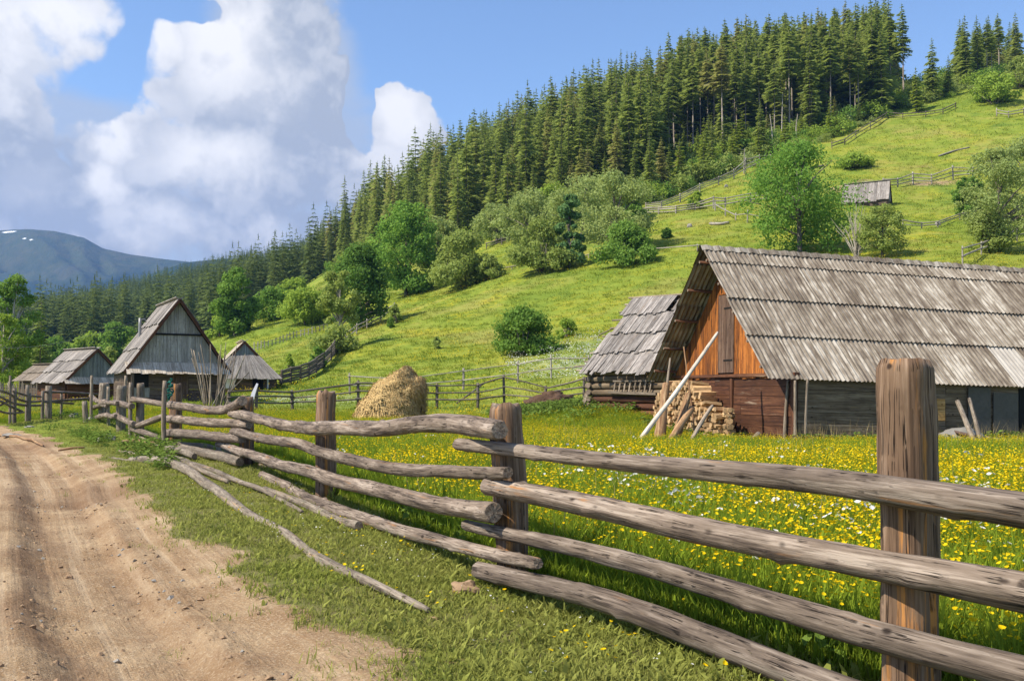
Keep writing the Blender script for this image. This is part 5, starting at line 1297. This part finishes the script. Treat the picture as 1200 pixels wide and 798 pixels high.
B('bush', 'tiny shrub low on the open slope above the haystack', 'bush', 512, 409, 14, 8, 'leaf_olive', 'bush', n=150)
B('bush', 'small dark bush on the pasture right of the airy willow', 'bush', 781, 280, 12, 12, 'leaf_dark', 'bush', n=300)
B('bush', 'yellowish bush by the pale split rail fence', 'bush', 816, 246, 20, 18, 'leaf_lime', 'bush', n=400)
B('orchard_tree', 'lime green orchard tree on the grassy terrace', 'tree', 357, 381, 44, 50, 'leaf_lime', n=2600)
B('orchard_tree', 'shady orchard tree left of the lime green one', 'tree', 322, 376, 38, 44, 'leaf_mid', n=2000)
B('orchard_tree', 'small orchard tree behind the other two', 'tree', 345, 362, 34, 40, 'leaf_lime', n=1500)
B('broadleaf_tree', 'tall oval green tree behind the farmhouse', 'tree', 275, 394, 76, 42, 'leaf_mid', n=4200, ncl=34)
B('bush', 'bush at the foot of the tall oval tree', 'bush', 258, 396, 26, 26, 'leaf_lime', 'bush', n=800)
B('bush', 'low bush between the oval tree and orchard', 'bush', 298, 378, 22, 26, 'leaf_olive', 'bush', n=700)
B('broadleaf_tree', 'tall loose green birch at the left edge', 'tree', 12, 458, 134, 54, 'leaf_mid', 'airy', bark='palebark', n=5200, ncl=46)
B('broadleaf_tree', 'light green young birch in front of the left edge birch', 'tree', 2, 462, 92, 44, 'leaf_lime', 'airy', bark='palebark', n=2800)
B('bush', 'bright rounded bush left of the small low barn', 'bush', 38, 436, 30, 36, 'leaf_lime', 'bush', n=1500)
B('bush', 'dense bush behind the roof of the small low barn', 'bush', 66, 430, 34, 36, 'leaf_mid', 'bush', n=1600)
B('bush', 'yellow green bush between the small barn and old house', 'bush', 104, 426, 36, 40, 'leaf_lime', 'bush', n=1700)
B('bush', 'big leafy bush at the left flank of the old house', 'bush', 136, 424, 44, 44, 'leaf_mid', 'bush', n=2000)
B('bush', 'yellowish shrub touching the left roof edge of the old house', 'bush', 128, 436, 28, 22, 'leaf_olive', 'bush', n=900)
B('bush', 'distant hedge bush above the small barn', 'bush', 84, 412, 24, 34, 'leaf_lime', 'bush', n=900)
B('bush', 'distant hedge bush left of the old house chimney', 'bush', 150, 408, 24, 30, 'leaf_lime', 'bush', n=900)
B('bush', 'scrubby light bush at the upper right pasture edge', 'bush', 1168, 122, 34, 54, 'leaf_lime', 'bush', n=1500)
B('bush', 'scrubby bush in the top right corner', 'bush', 1196, 104, 34, 40, 'leaf_olive', 'bush', n=1200)
B('bush', 'light scrub under the skyline spruces', 'bush', 1010, 128, 30, 50, 'leaf_lime', 'bush', n=1300)
B('bush', 'yellow green scrub above the tiny hut', 'bush', 1000, 198, 16, 40, 'leaf_lime', 'bush', n=900)
def bare_shrub():
    g = Gp(1003, 302); s = mpp(g.y); o = empty('bare_shrub', g, 'bare pale stemmed bush fanning out below the hut', 'bush'); segs = []
    for k in range(26):
        a = random.uniform(0, 6.283); q = random.random(); t = Vector((math.cos(a)*q*36*s, math.sin(a)*q*20*s, random.uniform(38, 72)*s*(1-.35*q))); m_ = t*.5+Vector((0, 0, .12*t.z))
        segs += [(Vector((rv(.2), rv(.2), -.2)), m_, .045, .032), (m_, t, .032, .012)]
        for _ in range(2): e = m_.lerp(t, random.random())+Vector((rv(.8), rv(.5), random.uniform(.3, 1.1))); segs.append((m_.lerp(t, .3), e, .02, .008))
    link('stem', tubes('stem', segs, M['palebark'], 5), o)
bare_shrub()

# ------------------------------------------------------------------ the spruce forest
def forest():
    pts = []
    for px in np.arange(372, 1420, 2.0):
        pass
    u0, u1 = (360-600)/F, (1330-600)/F
    xs, ys = [], []
    y = 150.
    while y < 345:
        x = u0*y
        while x < u1*y:
            xs.append(x+rv(2.0)); ys.append(y+rv(2.2)); x += 4.6 if y < 240 else 5.2
        y += 4.6
    xs, ys = np.array(xs), np.array(ys); zs = ground_z(xs, ys)
    cand = []
    for x, y, z in zip(xs, ys, zs):
        px, py = proj((x, y, z)); lim = np.interp(px, FOREST_LO[:, 0], FOREST_LO[:, 1])
        if py > lim or (px < 395 and y < 300): continue
        up = lim-py
        if px > 1045 and (up > 26 or random.random() < .55): continue
        if 1046 < px < 1122: continue
        cand.append((y, x, z, px, py, up))
    cand.sort()
    sky = np.full(1600, 9999.); out = []
    for (y, x, z, px, py, up) in cand:
        s = mpp(y); right = px > 780
        if right and y < 214 and px < 1050: kind, h = ('young', random.uniform(5, 10)) if random.random() < .8 else ('full', random.uniform(9, 14))
        elif right: kind, h = ('bare' if random.random() < .75 else 'full', random.uniform(18, 27)) if px < 1080 else (random.choice(('bare', 'full', 'slim')), random.uniform(13, 21))
        else: kind, h = random.choice(('full', 'full', 'full', 'full', 'slim')), random.choice((1, 1, .62))*random.uniform(14, 25)*(.75 if up < 14 else 1)
        if px > 1050: h *= .85
        if px < 560: h *= 1.05
        top = py-h/s; w = 3.2*h/20/s if kind != 'young' else .22*h/s
        a, b = int(px-w)+200, int(px+w)+201; a = max(a, 0); b = min(b, 1600)
        vis = np.maximum(0, np.minimum(sky[a:b], py)-max(top, 0)).sum() if b > a else 0
        if -20 < px < 1220: sky[a:b] = np.minimum(sky[a:b], top+.25*(py-top))
        else: vis = 0
        out.append((vis, (x, y, z), h, kind, px, up))
    out.sort(key=lambda q: -q[0]); return out
trees = forest()
SG = {'tall': ('tall bare trunked spruce standing on the ridge skyline', 'tall bare trunked spruces along the skyline'),
      'young': ('young light green spruce at the lower forest edge below the tall ones', 'young spruces at the forest edge'),
      'right': ('spruce in the open group at the top right of the ridge', 'spruces at the top right of the ridge'),
      'edge': ('spruce in the front row of the dense hillside forest', 'spruces in the front row of the forest'),
      'left': ('dark pointed spruce on the left flank of the hillside forest', 'pointed spruces on the left forest flank'),
      'deep': ('spruce deep inside the dense hillside forest', 'spruces deep in the hillside forest')}
nind = 0; rest = []
for vis, p, h, kind, px, up in trees:
    if vis > 40 and nind < 275:
        g = 'young' if kind == 'young' else 'right' if px > 1050 else 'tall' if px > 800 and kind == 'bare' else 'left' if px < 520 else 'edge' if up < 40 else 'deep'
        spruce(p, h, kind, *SG[g]); nind += 1
    elif vis >= 0: rest.append((p, h, kind))
# single spruces that stand out
for (px, py, hp, kind, lb) in [(402,302,96,'slim','first sharp spire at the far left end of the hillside forest'),(392,306,64,'slim','shorter dark spruce left of the first sharp spire'),(432,292,104,'slim','pair of spires: the left one above the round dark tree'),(441,290,98,'slim','pair of spires: the right one above the round dark tree'),(450,288,106,'slim','slender spire just right of the paired spires'),(466,284,86,'slim','smaller spire right of the slender spire'),
                           (486,276,128,'full','high dark spruce standing out against the white cloud'),(503,266,122,'slim','narrow spruce right of the one against the white cloud'),(1059,118,116,'bare','solitary thin spruce standing apart on the skyline'),(1094,118,76,'full','broad lone spruce right of the solitary thin one'),
                           (1133,102,88,'full','broad tall spruce at the top right'),(1157,98,78,'bare','open crowned pine-like spruce at the top right'),(1186,82,72,'bare','skyline spruce nearest the right edge'),(1200,80,76,'bare','skyline spruce cut by the right edge'),(1112,114,50,'full','short spruce between the broad lone spruce and the right group'),(1146,100,84,'slim','slim spruce between the two tallest of the right group'),(1171,92,78,'bare','bare stemmed spruce in the middle of the right group'),(1074,132,54,'young','rounded young spruce under the broad lone spruce'),(888,152,46,'young','pale young spruce left above the green tree')]:
    g = Gp(px, py) if py > 140 or px > 1000 else G(px, 320.)
    if px < 510: g = G(px, 322.-.15*(px-400)); t = P(px, py-hp, g.y); spruce(g, t.z-g.z, kind, lb, None)
    else: spruce(g, hp*mpp(g.y), kind, lb, None)
t = Gp(47, 446); spruce(t, 100*mpp(t.y), 'full', 'dark spruce beside the birch at the left edge', None)

for (px, py, hp, lb) in [(905,182,48,'pale dead trunk leftmost above the big green tree'),(916,170,62,'tall pale dead trunk among the young spruces'),(934,168,34,'short pale dead trunk beside the scrub'),(952,158,52,'bare grey dead trunk right of the short pale one'),(872,205,30,'thin grey snag by the forest edge fence')]:
    g = Gp(px, py); h = hp*mpp(g.y); o = empty('dead_tree', g, lb, 'dead tree'); log('trunk', [(0, 0, -.3), (rv(.2), 0, h*.5), (rv(.4), 0, h)], [.16, .12, .05], M['palebark'], o, nl=8, nseg=7)
    link('branch', tubes('branch', [((0, 0, h*t), (rv(1.2), rv(.8), h*t+rv(.3)), .03, .01) for t in np.linspace(.4, .95, 9)], M['palebark'], 4), o)

# ------------------------------------------------------------------ scatter (uncountable growth)
def scatter(name, label, cat, protos, pos, scale, rot=None, idx=None, tilt=.25):
    col = bpy.data.collections.new(name+'_sources')
    for i, me in enumerate(protos):
        o = bpy.data.objects.new('%s_source_%02d' % (name, i), me); col.objects.link(o)
    n = len(pos); me = bpy.data.meshes.new(name); me.vertices.add(n); me.vertices.foreach_set('co', np.asarray(pos, np.float32).ravel())
    rt = np.stack([rng.normal(0, tilt*.5, n), rng.normal(0, tilt*.5, n), rng.random(n)*6.283], 1) if rot is None else rot
    for k, ty, v, f in (('scl', 'FLOAT', scale, 'value'), ('idx', 'INT', rng.integers(0, len(protos), n) if idx is None else idx, 'value'), ('rot', 'FLOAT_VECTOR', rt, 'vector')):
        a = me.attributes.new(k, ty, 'POINT'); a.data.foreach_set(f, np.asarray(v, np.int32 if ty == 'INT' else np.float32).ravel())
    me.update()
    o = link(name, me); tag(o, label, cat, kind='stuff')
    ng = bpy.data.node_groups.new(name, 'GeometryNodeTree'); ng.interface.new_socket('Geometry', in_out='INPUT', socket_type='NodeSocketGeometry'); ng.interface.new_socket('Geometry', in_out='OUTPUT', socket_type='NodeSocketGeometry')
    N = ng.nodes; gi, go = N.new('NodeGroupInput'), N.new('NodeGroupOutput'); ip = N.new('GeometryNodeInstanceOnPoints'); ci = N.new('GeometryNodeCollectionInfo')
    ci.inputs['Collection'].default_value = col; ci.inputs['Separate Children'].default_value = True; ci.inputs['Reset Children'].default_value = True
    def na(k, ty): q = N.new('GeometryNodeInputNamedAttribute'); q.data_type = ty; q.inputs['Name'].default_value = k; return q.outputs['Attribute']
    L = ng.links.new
    L(gi.outputs[0], ip.inputs['Points']); L(ci.outputs[0], ip.inputs['Instance']); ip.inputs['Pick Instance'].default_value = True
    L(na('idx', 'INT'), ip.inputs['Instance Index']); L(na('scl', 'FLOAT'), ip.inputs['Scale']); L(na('rot', 'FLOAT_VECTOR'), ip.inputs['Rotation']); L(ip.outputs[0], go.inputs[0])
    md = o.modifiers.new('growth', 'NODES'); md.node_group = ng
    return o
def clump(n, rad, h, w, mat, lean_=.5, segs=2, broad=0., name='clump'):
    """tuft of grass blades"""
    V, Fc, T = [], [], []
    for i in range(n):
        a = random.uniform(0, 6.283); r = rad*math.sqrt(random.random()); b = Vector((r*math.cos(a), r*math.sin(a), -.02)); hh = h*random.uniform(.45, 1.15); t = random.random()
        q = random.uniform(0, 6.283); D = Vector((math.cos(q), math.sin(q), 0)); Sd = Vector((-D.y, D.x, 0)); ln = lean_*random.uniform(.2, 1.3)*hh
        ww = w*random.uniform(.6, 1.3)*(3.2 if random.random() < broad else 1.); k = len(V)
        if segs == 1: V += [b-Sd*ww, b+Sd*ww, b+D*ln+Vector((0, 0, hh))]; Fc.append((k, k+1, k+2)); T += [t*.5, t*.5, t]
        else:
            m_ = b+D*(ln*.3)+Vector((0, 0, hh*.6)); e = b+D*ln+Vector((0, 0, hh*.95))
            V += [b-Sd*ww, b+Sd*ww, m_+Sd*ww*.8, m_-Sd*ww*.8, e]; Fc += [(k, k+1, k+2, k+3), (k+3, k+2, k+4)]; T += [t*.5, t*.5, t, t, t]
    return mesh(name, V, Fc, M[mat], attrs={'tint': T})
def weed(n, rad, h, lw, mat='weed'):
    V, Fc, T = [], [], []
    for i in range(n):
        a = random.uniform(0, 6.283); r = rad*math.sqrt(random.random()); z = h*random.random()**.7; c = Vector((r*math.cos(a), r*math.sin(a), z)); q = random.uniform(0, 6.283); D = Vector((math.cos(q), math.sin(q), rv(.5)-.1)).normalized(); Sd = Vector((-D.y, D.x, rv(.3))).normalized(); L = lw*random.uniform(.7, 1.5); t = random.random(); k = len(V)
        V += [c, c+D*L*.5+Sd*L*.32, c+D*L-Vector((0, 0, L*.2)), c+D*L*.5-Sd*L*.32]; Fc.append((k, k+1, k+2, k+3)); T += [t]*4
    return mesh('weed', V, Fc, M[mat], attrs={'tint': T})
def flower(nst, rad, h, fr, mat, stem='blade', petal=6):
    V, Fc, T, mi = [], [], [], []
    for i in range(nst):
        a = random.uniform(0, 6.283); r = rad*math.sqrt(random.random()); hh = h*random.uniform(.72, 1.15); b = Vector((r*math.cos(a), r*math.sin(a), 0)); e = b+Vector((rv(.08), rv(.08), hh)); t = random.random(); k = len(V)
        V += [b-Vector((.0018, 0, 0)), b+Vector((.0018, 0, 0)), e]; Fc.append((k, k+1, k+2)); mi.append(1); T += [t]*3
        nr = Vector((rv(.6), rv(.6)-.25, 1)).normalized(); X = nr.orthogonal().normalized(); Y = nr.cross(X); k = len(V); f = fr*random.uniform(.75, 1.2)
        V.append(e-nr*f*.25); T.append(t)
        for j in range(petal): q = 6.283*j/petal; V.append(e+(X*math.cos(q)+Y*math.sin(q))*f*(1 if j % 2 else .82)+nr*f*.12); T.append(t)
        for j in range(petal): Fc.append((k, k+1+j, k+1+(j+1) % petal)); mi.append(0)
    return mesh('flower', V, Fc, [M[mat], M[stem]], mi=mi, attrs={'tint': T})
def in_barn(x, y, mrg=.1):
    q = np.stack([x, y], 1)-np.array([BM.translation.x, BM.translation.y]); a = np.array([BM.col[0][0], BM.col[0][1]]); g = np.array([BM.col[1][0], BM.col[1][1]])
    u, v = q@a, q@g; return (u > -mrg) & (u < 14.5) & (v > -mrg) & (v < 8.3)
def field(n, y0, y1, pw=1., u0=-.60, u1=.60):
    """random places in the view wedge; pw<2 thins with distance"""
    y = (y0**pw+(y1**pw-y0**pw)*rng.random(n))**(1/pw); u = u0+(u1-u0)*rng.random(n); return u*y, y
def place(x, y, keep): x, y = x[keep], y[keep]; return np.stack([x, y, ground_z(x, y)], 1)
def grass():
    tall = [clump(46, .26, .36, .0042, 'blade', .45, 2, .06) for _ in range(6)]; lawn = [clump(46, .20, .052, .0036, 'lawn', 1.1, 2, .16) for _ in range(6)]
    # tall meadow beyond the fence
    x, y = field(60000, 3.0, 46, .75); fs = fence_side(x, y); keep = (fs > .22) & ~in_barn(x, y) & (road_s(x, y) < -.5); p = place(x, y, keep)
    mown = np.exp(-((p[:, 0]-3.0)/3.2)**2-((p[:, 1]-33)/4.)**2)
    sc = (.62+.5*rng.random(len(p)))*(1.05-.45*sm(p[:, 1], 16, 30))*(1+.008*p[:, 1])*np.where(fence_side(p[:, 0], p[:, 1]) < .5, .72, 1.)
    scatter('meadow_grass', 'tall green meadow grass behind the log fence', 'grass', tall, p, sc)
    # verge lawn between track and fence
    x, y = field(46000, 2.4, 46, .6); fs = fence_side(x, y); s = road_s(x, y)+fbm(x*.9, y*.9, 3, 51)*.9; keep = (fs < .35) & (s < -.02) & (fs > -4)
    bare = np.zeros(len(x))
    for (cx, cy, rx, ry, k) in PATCH[:3]: bare = np.maximum(bare, np.exp(-((x-cx)/rx)**2-((y-cy)/ry)**2))
    keep &= (rng.random(len(x)) > bare*1.15) & (rng.random(len(x)) < sm(s, .05, -.3)*.85+.15) & (fbm(x*.9, y*.9, 3, 77)+.22*rng.random(len(x)) > -.12)
    p = place(x, y, keep); fs = fence_side(p[:, 0], p[:, 1]); scatter('lawn_grass', 'short trampled grass on the verge between track and fence', 'grass', lawn, p, (.5+.8*rng.random(len(p)))*(1+.9*np.exp(-((fs-.2)/.22)**2)))
    # sprigs that creep into the track edge and weeds at the far bend of the fence
    tuft = [clump(16, .09, .07, .003, 'lawn', .9, 2) for _ in range(3)]
    x, y = field(9000, 2.4, 40, .6, -.6, .1); s = road_s(x, y)+fbm(x*.9, y*.9, 3, 51)*.9; keep = (s > -.35) & (s < 1.2) & (rng.random(len(x)) < np.exp(-np.maximum(s, 0)/.14)*.7+.01)
    p = place(x, y, keep); scatter('track_edge_grass', 'sparse grass sprigs creeping over the edge of the track', 'grass', tuft, p, .5+.8*rng.random(len(p)))
    wd = [weed(26, .16, .22, .07) for _ in range(4)]
    x, y = field(5000, 8, 44, .8, -.56, -.1); fs = fence_side(x, y); keep = (fs < .3) & (fs > -2.4) & (road_s(x, y) < -.6) & (fbm(x*.5, y*.5, 3, 91) > -.06) & (600+F*x/y < 205) & (rng.random(len(x)) < .8); p1 = place(x, y, keep)
    x, y = field(2600, 5, 16, .8, -.2, .5); fs = fence_side(x, y); p2 = place(x, y, (fs > .25) & (fs < 1.0) & (fbm(x*.8, y*.8, 3, 93) > -.03))
    # along the barn wall and below the shed rack
    t = rng.random(420); w = np.array([BM @ Vector((-.3+12*a, -.35-.5*b*b, 0)) for a, b in zip(t, rng.random(420))]); t = rng.random(160); w2 = np.array([BM @ Vector((-.5-.9*b, 8.*a, 0)) for a, b in zip(t, rng.random(160))])
    w = np.vstack([w, w2]); p3 = np.stack([w[:, 0], w[:, 1], ground_z(w[:, 0], w[:, 1])], 1)
    pp = np.vstack([p1, p2, p3]); scatter('broad_weeds', 'broad leaved weeds along the fence foot and barn wall', 'weeds', wd, pp, np.concatenate([.7+.8*rng.random(len(p1)), .6+.6*rng.random(len(p2)), .7+1.2*rng.random(len(p3))]))
    dry = [clump(7, .12, .75, .004, 'dryblade', .35, 2) for _ in range(3)]
    pd = p3[rng.random(len(p3)) < .35]; scatter('dry_stalks', 'dry straw coloured stalks in front of the barn wall', 'grass', dry, pd, .6+.7*rng.random(len(pd)))
    # lush grass patch by the shed, nettles along the middle fence
    x, y = field(5000, 33, 48, 1., -.02, .22); k = np.exp(-((x-2.2)/4.5)**2-((y-44)/4)**2) > rng.random(len(x))*1.1; p = place(x, y, k & ~in_barn(x, y)); scatter('nettle_weeds', 'dark green nettles along the middle meadow fence', 'weeds', wd, p, 1.2+1.2*rng.random(len(p)))
    sk = [clump(4, .2, .62, .0028, 'dryblade', .3, 2) for _ in range(4)]
    x, y = field(5000, 4.2, 30, .9); p = place(x, y, (fence_side(x, y) > .5) & ~in_barn(x, y, .3) & (fbm(x*.4, y*.4, 3, 15) > .0)); scatter('seed_stalks', 'thin dry seed stalks rising through the meadow', 'grass', sk, p, .6+.5*rng.random(len(p)))
    # yellow buttercups
    yf = [flower(random.choice((4, 6, 8)), .34, .42, .0142, 'yellow') for _ in range(7)]
    x, y = field(82000, 4.2, 47, 1.15); fs = fence_side(x, y); px = 600+F*x/y
    d = .32+1.25*sm(fbm(x*.30, y*.30, 4, 61), -.13, .18); d *= (1+.7*sm(y, 18, 32))*sm(fs, .3, 1.3)*(1-.97*np.exp(-((px-645)/80)**2-((y-40)/8.5)**2)); d *= np.where(y < 12, .75+.25*sm(y, 5, 12), 1.)
    d *= 1-.55*np.exp(-((px-760)/100)**2-((y-10)/3)**2)
    p = place(x, y, (rng.random(len(x)) < d) & (fs > .3) & ~in_barn(x, y, .4)); scatter('buttercups', 'countless yellow buttercups flowering all over the meadow', 'flowers', yf, p, (.66+.5*rng.random(len(p)))*(1-.34*sm(p[:, 1], 14, 28)))
    # white daisies
    df = [flower(5, .22, .40, .021, 'daisy', petal=8) for _ in range(4)]
    x, y = field(9000, 4.5, 24, .9, -.2, .6); fs = fence_side(x, y); px = 600+F*x/y; py = 455+1.45*F/y
    d = 1.1*np.exp(-((px-740)/75)**2-((py-585)/28)**2)+1.3*np.exp(-((px-1130)/110)**2-((py-640)/40)**2)+.5*np.exp(-((px-920)/160)**2-((py-625)/40)**2)+.22*np.exp(-((px-380)/110)**2-((py-525)/25)**2)+.015
    p = place(x, y, (rng.random(len(x)) < d*.2) & (fs > .5) & ~in_barn(x, y)); scatter('daisies', 'white ox-eye daisies scattered among the buttercups', 'flowers', df, p, .8+.4*rng.random(len(p)))
    lf = [flower(2, .08, .07, .013, 'yellow') for _ in range(2)]+[flower(2, .08, .05, .008, 'daisy') for _ in range(2)]
    x, y = field(700, 3.2, 16, .8, -.4, .25); fs = fence_side(x, y); p = place(x, y, (fs < 0) & (fs > -2.0) & (road_s(x, y) < -.5)); scatter('lawn_flowers', 'a few tiny flowers in the short verge grass', 'flowers', lf, p, .8+.5*rng.random(len(p)))
    # hillside pasture tufts
    ht = [clump(20, .70, .20, .035, 'hillblade', 1.4, 1) for _ in range(5)]
    x, y = field(46000, 44, 260, .9); z = ground_z(x, y); yc = y*math.cos(PITCH)+(z-EYE)*math.sin(PITCH); py = 399-F*(-y*math.sin(PITCH)+(z-EYE)*math.cos(PITCH))/yc; px = 600+F*x/yc
    keep = (py > np.interp(px, FOREST_LO[:, 0], FOREST_LO[:, 1])-6) & ~((px < 400) & (y > 310)); p = np.stack([x, y, z], 1)[keep]
    scatter('pasture_grass', 'tufted grass over the hillside pasture', 'grass', ht, p, (.45+.6*rng.random(len(p)))*(.7+p[:, 1]/260))
    hy = [flower(12, .9, .30, .036, 'yellow', 'hillblade', 5) for _ in range(3)]
    x, y = field(11000, 46, 170, 1.); z = ground_z(x, y); q = fbm(x*.06, y*.06, 4, 71); px = 600+F*x/y; p = np.stack([x, y, z], 1)[((q > .05) & (rng.random(len(x)) < .55)) | ((rng.random(len(x)) < .06))]
    yc = p[:, 1]; py = 455-F*(p[:, 2]-EYE)/yc; px = 600+F*p[:, 0]/yc
    p = p[py > np.interp(px, FOREST_LO[:, 0], FOREST_LO[:, 1])+12]; scatter('pasture_flowers', 'yellow flower patches on the hillside pasture', 'flowers', hy, p, .6+.5*rng.random(len(p)))
    wf = [flower(16, .7, .6, .05, 'daisy', 'hillblade', 5) for _ in range(2)]
    x, y = field(9000, 46, 78, 1., -.26, .14); z = ground_z(x, y); px = 600+F*x/y; py = 455-F*(z-EYE)/y; d = np.exp(-((px-650)/44)**2-((py-432)/13)**2)+.8*np.exp(-((px-690)/30)**2-((py-408)/10)**2)
    p = np.stack([x, y, z], 1)[rng.random(len(x)) < d*.13]; scatter('white_umbels', 'white flowering umbels behind the manure heap', 'flowers', wf, p, .6+.5*rng.random(len(p)))
grass()
def far_woods():
    sp = [spruce_mesh(18, random.uniform(2.6, 3.4), .05, 17, 'farspruce', fine=3)[1] for _ in range(6)]
    y = np.sqrt(290**2+(960**2-290**2)*rng.random(3900)); u = -.56+.42*rng.random(3900); x = u*y; z = ground_z(x, y); px = 600+F*u
    k = ~((px > 330) & (y < 300)); p = np.stack([x, y, z], 1)[k]
    scatter('spruce_woods', 'dense far off spruce woods on the left valley side', 'woods', sp, p, .7+.75*rng.random(len(p)), tilt=.03)
    pr = [c for t, c in SPR['full']+SPR['bare']]; n1 = len(SPR['full'])
    P_, s_, i_ = [], [], []
    for p, h, kind in rest:
        P_.append(p); s_.append(h/20 if kind != 'young' else h/20); i_.append(random.randrange(n1))
    scatter('spruce_forest', 'inner mass of the hillside spruce forest', 'forest', pr, np.array(P_), s_, idx=i_, tilt=.03)
    # light green scrub at the foot of the forest edge and of the left valley woods
    bl = [leaves('scrub', [((rv(1.1), rv(1.1), random.uniform(.3, 1.9)), random.uniform(.5, .9), random.uniform(.4, .8)) for _ in range(11)], 620, .15, m) for m in ('leaf_lime', 'leaf_mid', 'leaf_olive', 'leaf_grey')]
    P_ = []
    for px in np.arange(385, 1215, 3.0):
        lo = np.interp(px, FOREST_LO[:, 0], FOREST_LO[:, 1])
        for k in range(2 if px < 760 else 3): P_.append(Gp(px+rv(2), lo+random.uniform(-16 if px < 760 else -36, 4)))
    scatter('edge_scrub', 'light green scrub along the foot of the forest', 'scrub', bl, np.array(P_), .6+1.25*rng.random(len(P_))**1.5, tilt=.1)
    P_ = [Gp(random.uniform(-20, 185), random.uniform(398, 424)) for _ in range(90)]; P_ = [p for p in P_ if 90 < p.y < 330]
    scatter('valley_scrub', 'light green scrub in the valley behind the houses', 'scrub', bl, np.array(P_), 1.1+1.3*rng.random(len(P_)), tilt=.1)
far_woods()
def clods():
    pr = []
    for q in range(5):
        V = [Vector((rv(1), rv(1), rv(.7))).normalized()*random.uniform(.6, 1) for _ in range(9)]; Fc = []
        for k in range(1, 7): Fc.append((0, k, k+1)); Fc.append((8, k+1, k))
        vv = [Vector((0, 0, .7))]+[Vector((math.cos(6.283*j/7)*random.uniform(.6, 1.1), math.sin(6.283*j/7)*random.uniform(.6, 1.1), rv(.25))) for j in range(7)]+[Vector((0, 0, -.5))]
        pr.append(mesh('clod', vv, [(0, 1+j, 1+(j+1) % 7) for j in range(7)]+[(8, 1+(j+1) % 7, 1+j) for j in range(7)], M['clod' if q < 4 else 'stone']))
    x, y = field(52000, 2.3, 40, .5, -.6, .05); s = road_s(x, y); d = .10+.9*np.exp(-((s-.75)/.28)**2)+.55*np.exp(-((s-1.5)/.18)**2)+.3*np.exp(-((s-2.4)/.3)**2)
    d *= .25+1.5*sm(fbm(x*1.2, y*1.2, 3, 83), -.05, .2)
    p = place(x, y, (s > .05) & (s < 6) & (rng.random(len(x)) < d*.38)); r = .006+.024*rng.random(len(p))**4+.014*(rng.random(len(p)) > .985)
    scatter('track_clods', 'loose clods and pebbles on the dirt track', 'clods', pr, p+np.array([0, 0, .002]), r*1.1, tilt=.6)
clods()

# ------------------------------------------------------------------ the air
def haze():
    m = bpy.data.materials.new('haze_air'); m.use_nodes = True; t = NT(m.node_tree); out = t.new('ShaderNodeOutputMaterial'); v = t.new('ShaderNodeVolumePrincipled')
    v.inputs['Color'].default_value = (.19, .42, 1., 1); v.inputs['Density'].default_value = 1.2e-4; v.inputs['Anisotropy'].default_value = .25
    t.set(out.inputs['Volume'], v.outputs[0])
    me = bpy.data.meshes.new('haze'); a, b = (-3400, -3400, -16), (3400, 3800, 640)
    V = [(x, y, z) for z in (a[2], b[2]) for x, y in ((a[0], a[1]), (b[0], a[1]), (b[0], b[1]), (a[0], b[1]))]
    me.from_pydata(V, [], [(3, 2, 1, 0), (4, 5, 6, 7), (0, 1, 5, 4), (1, 2, 6, 5), (2, 3, 7, 6), (3, 0, 4, 7)]); me.materials.append(m)
    tag(link('haze', me), 'thin blue haze filling the valley air', 'haze', kind='stuff')
haze()
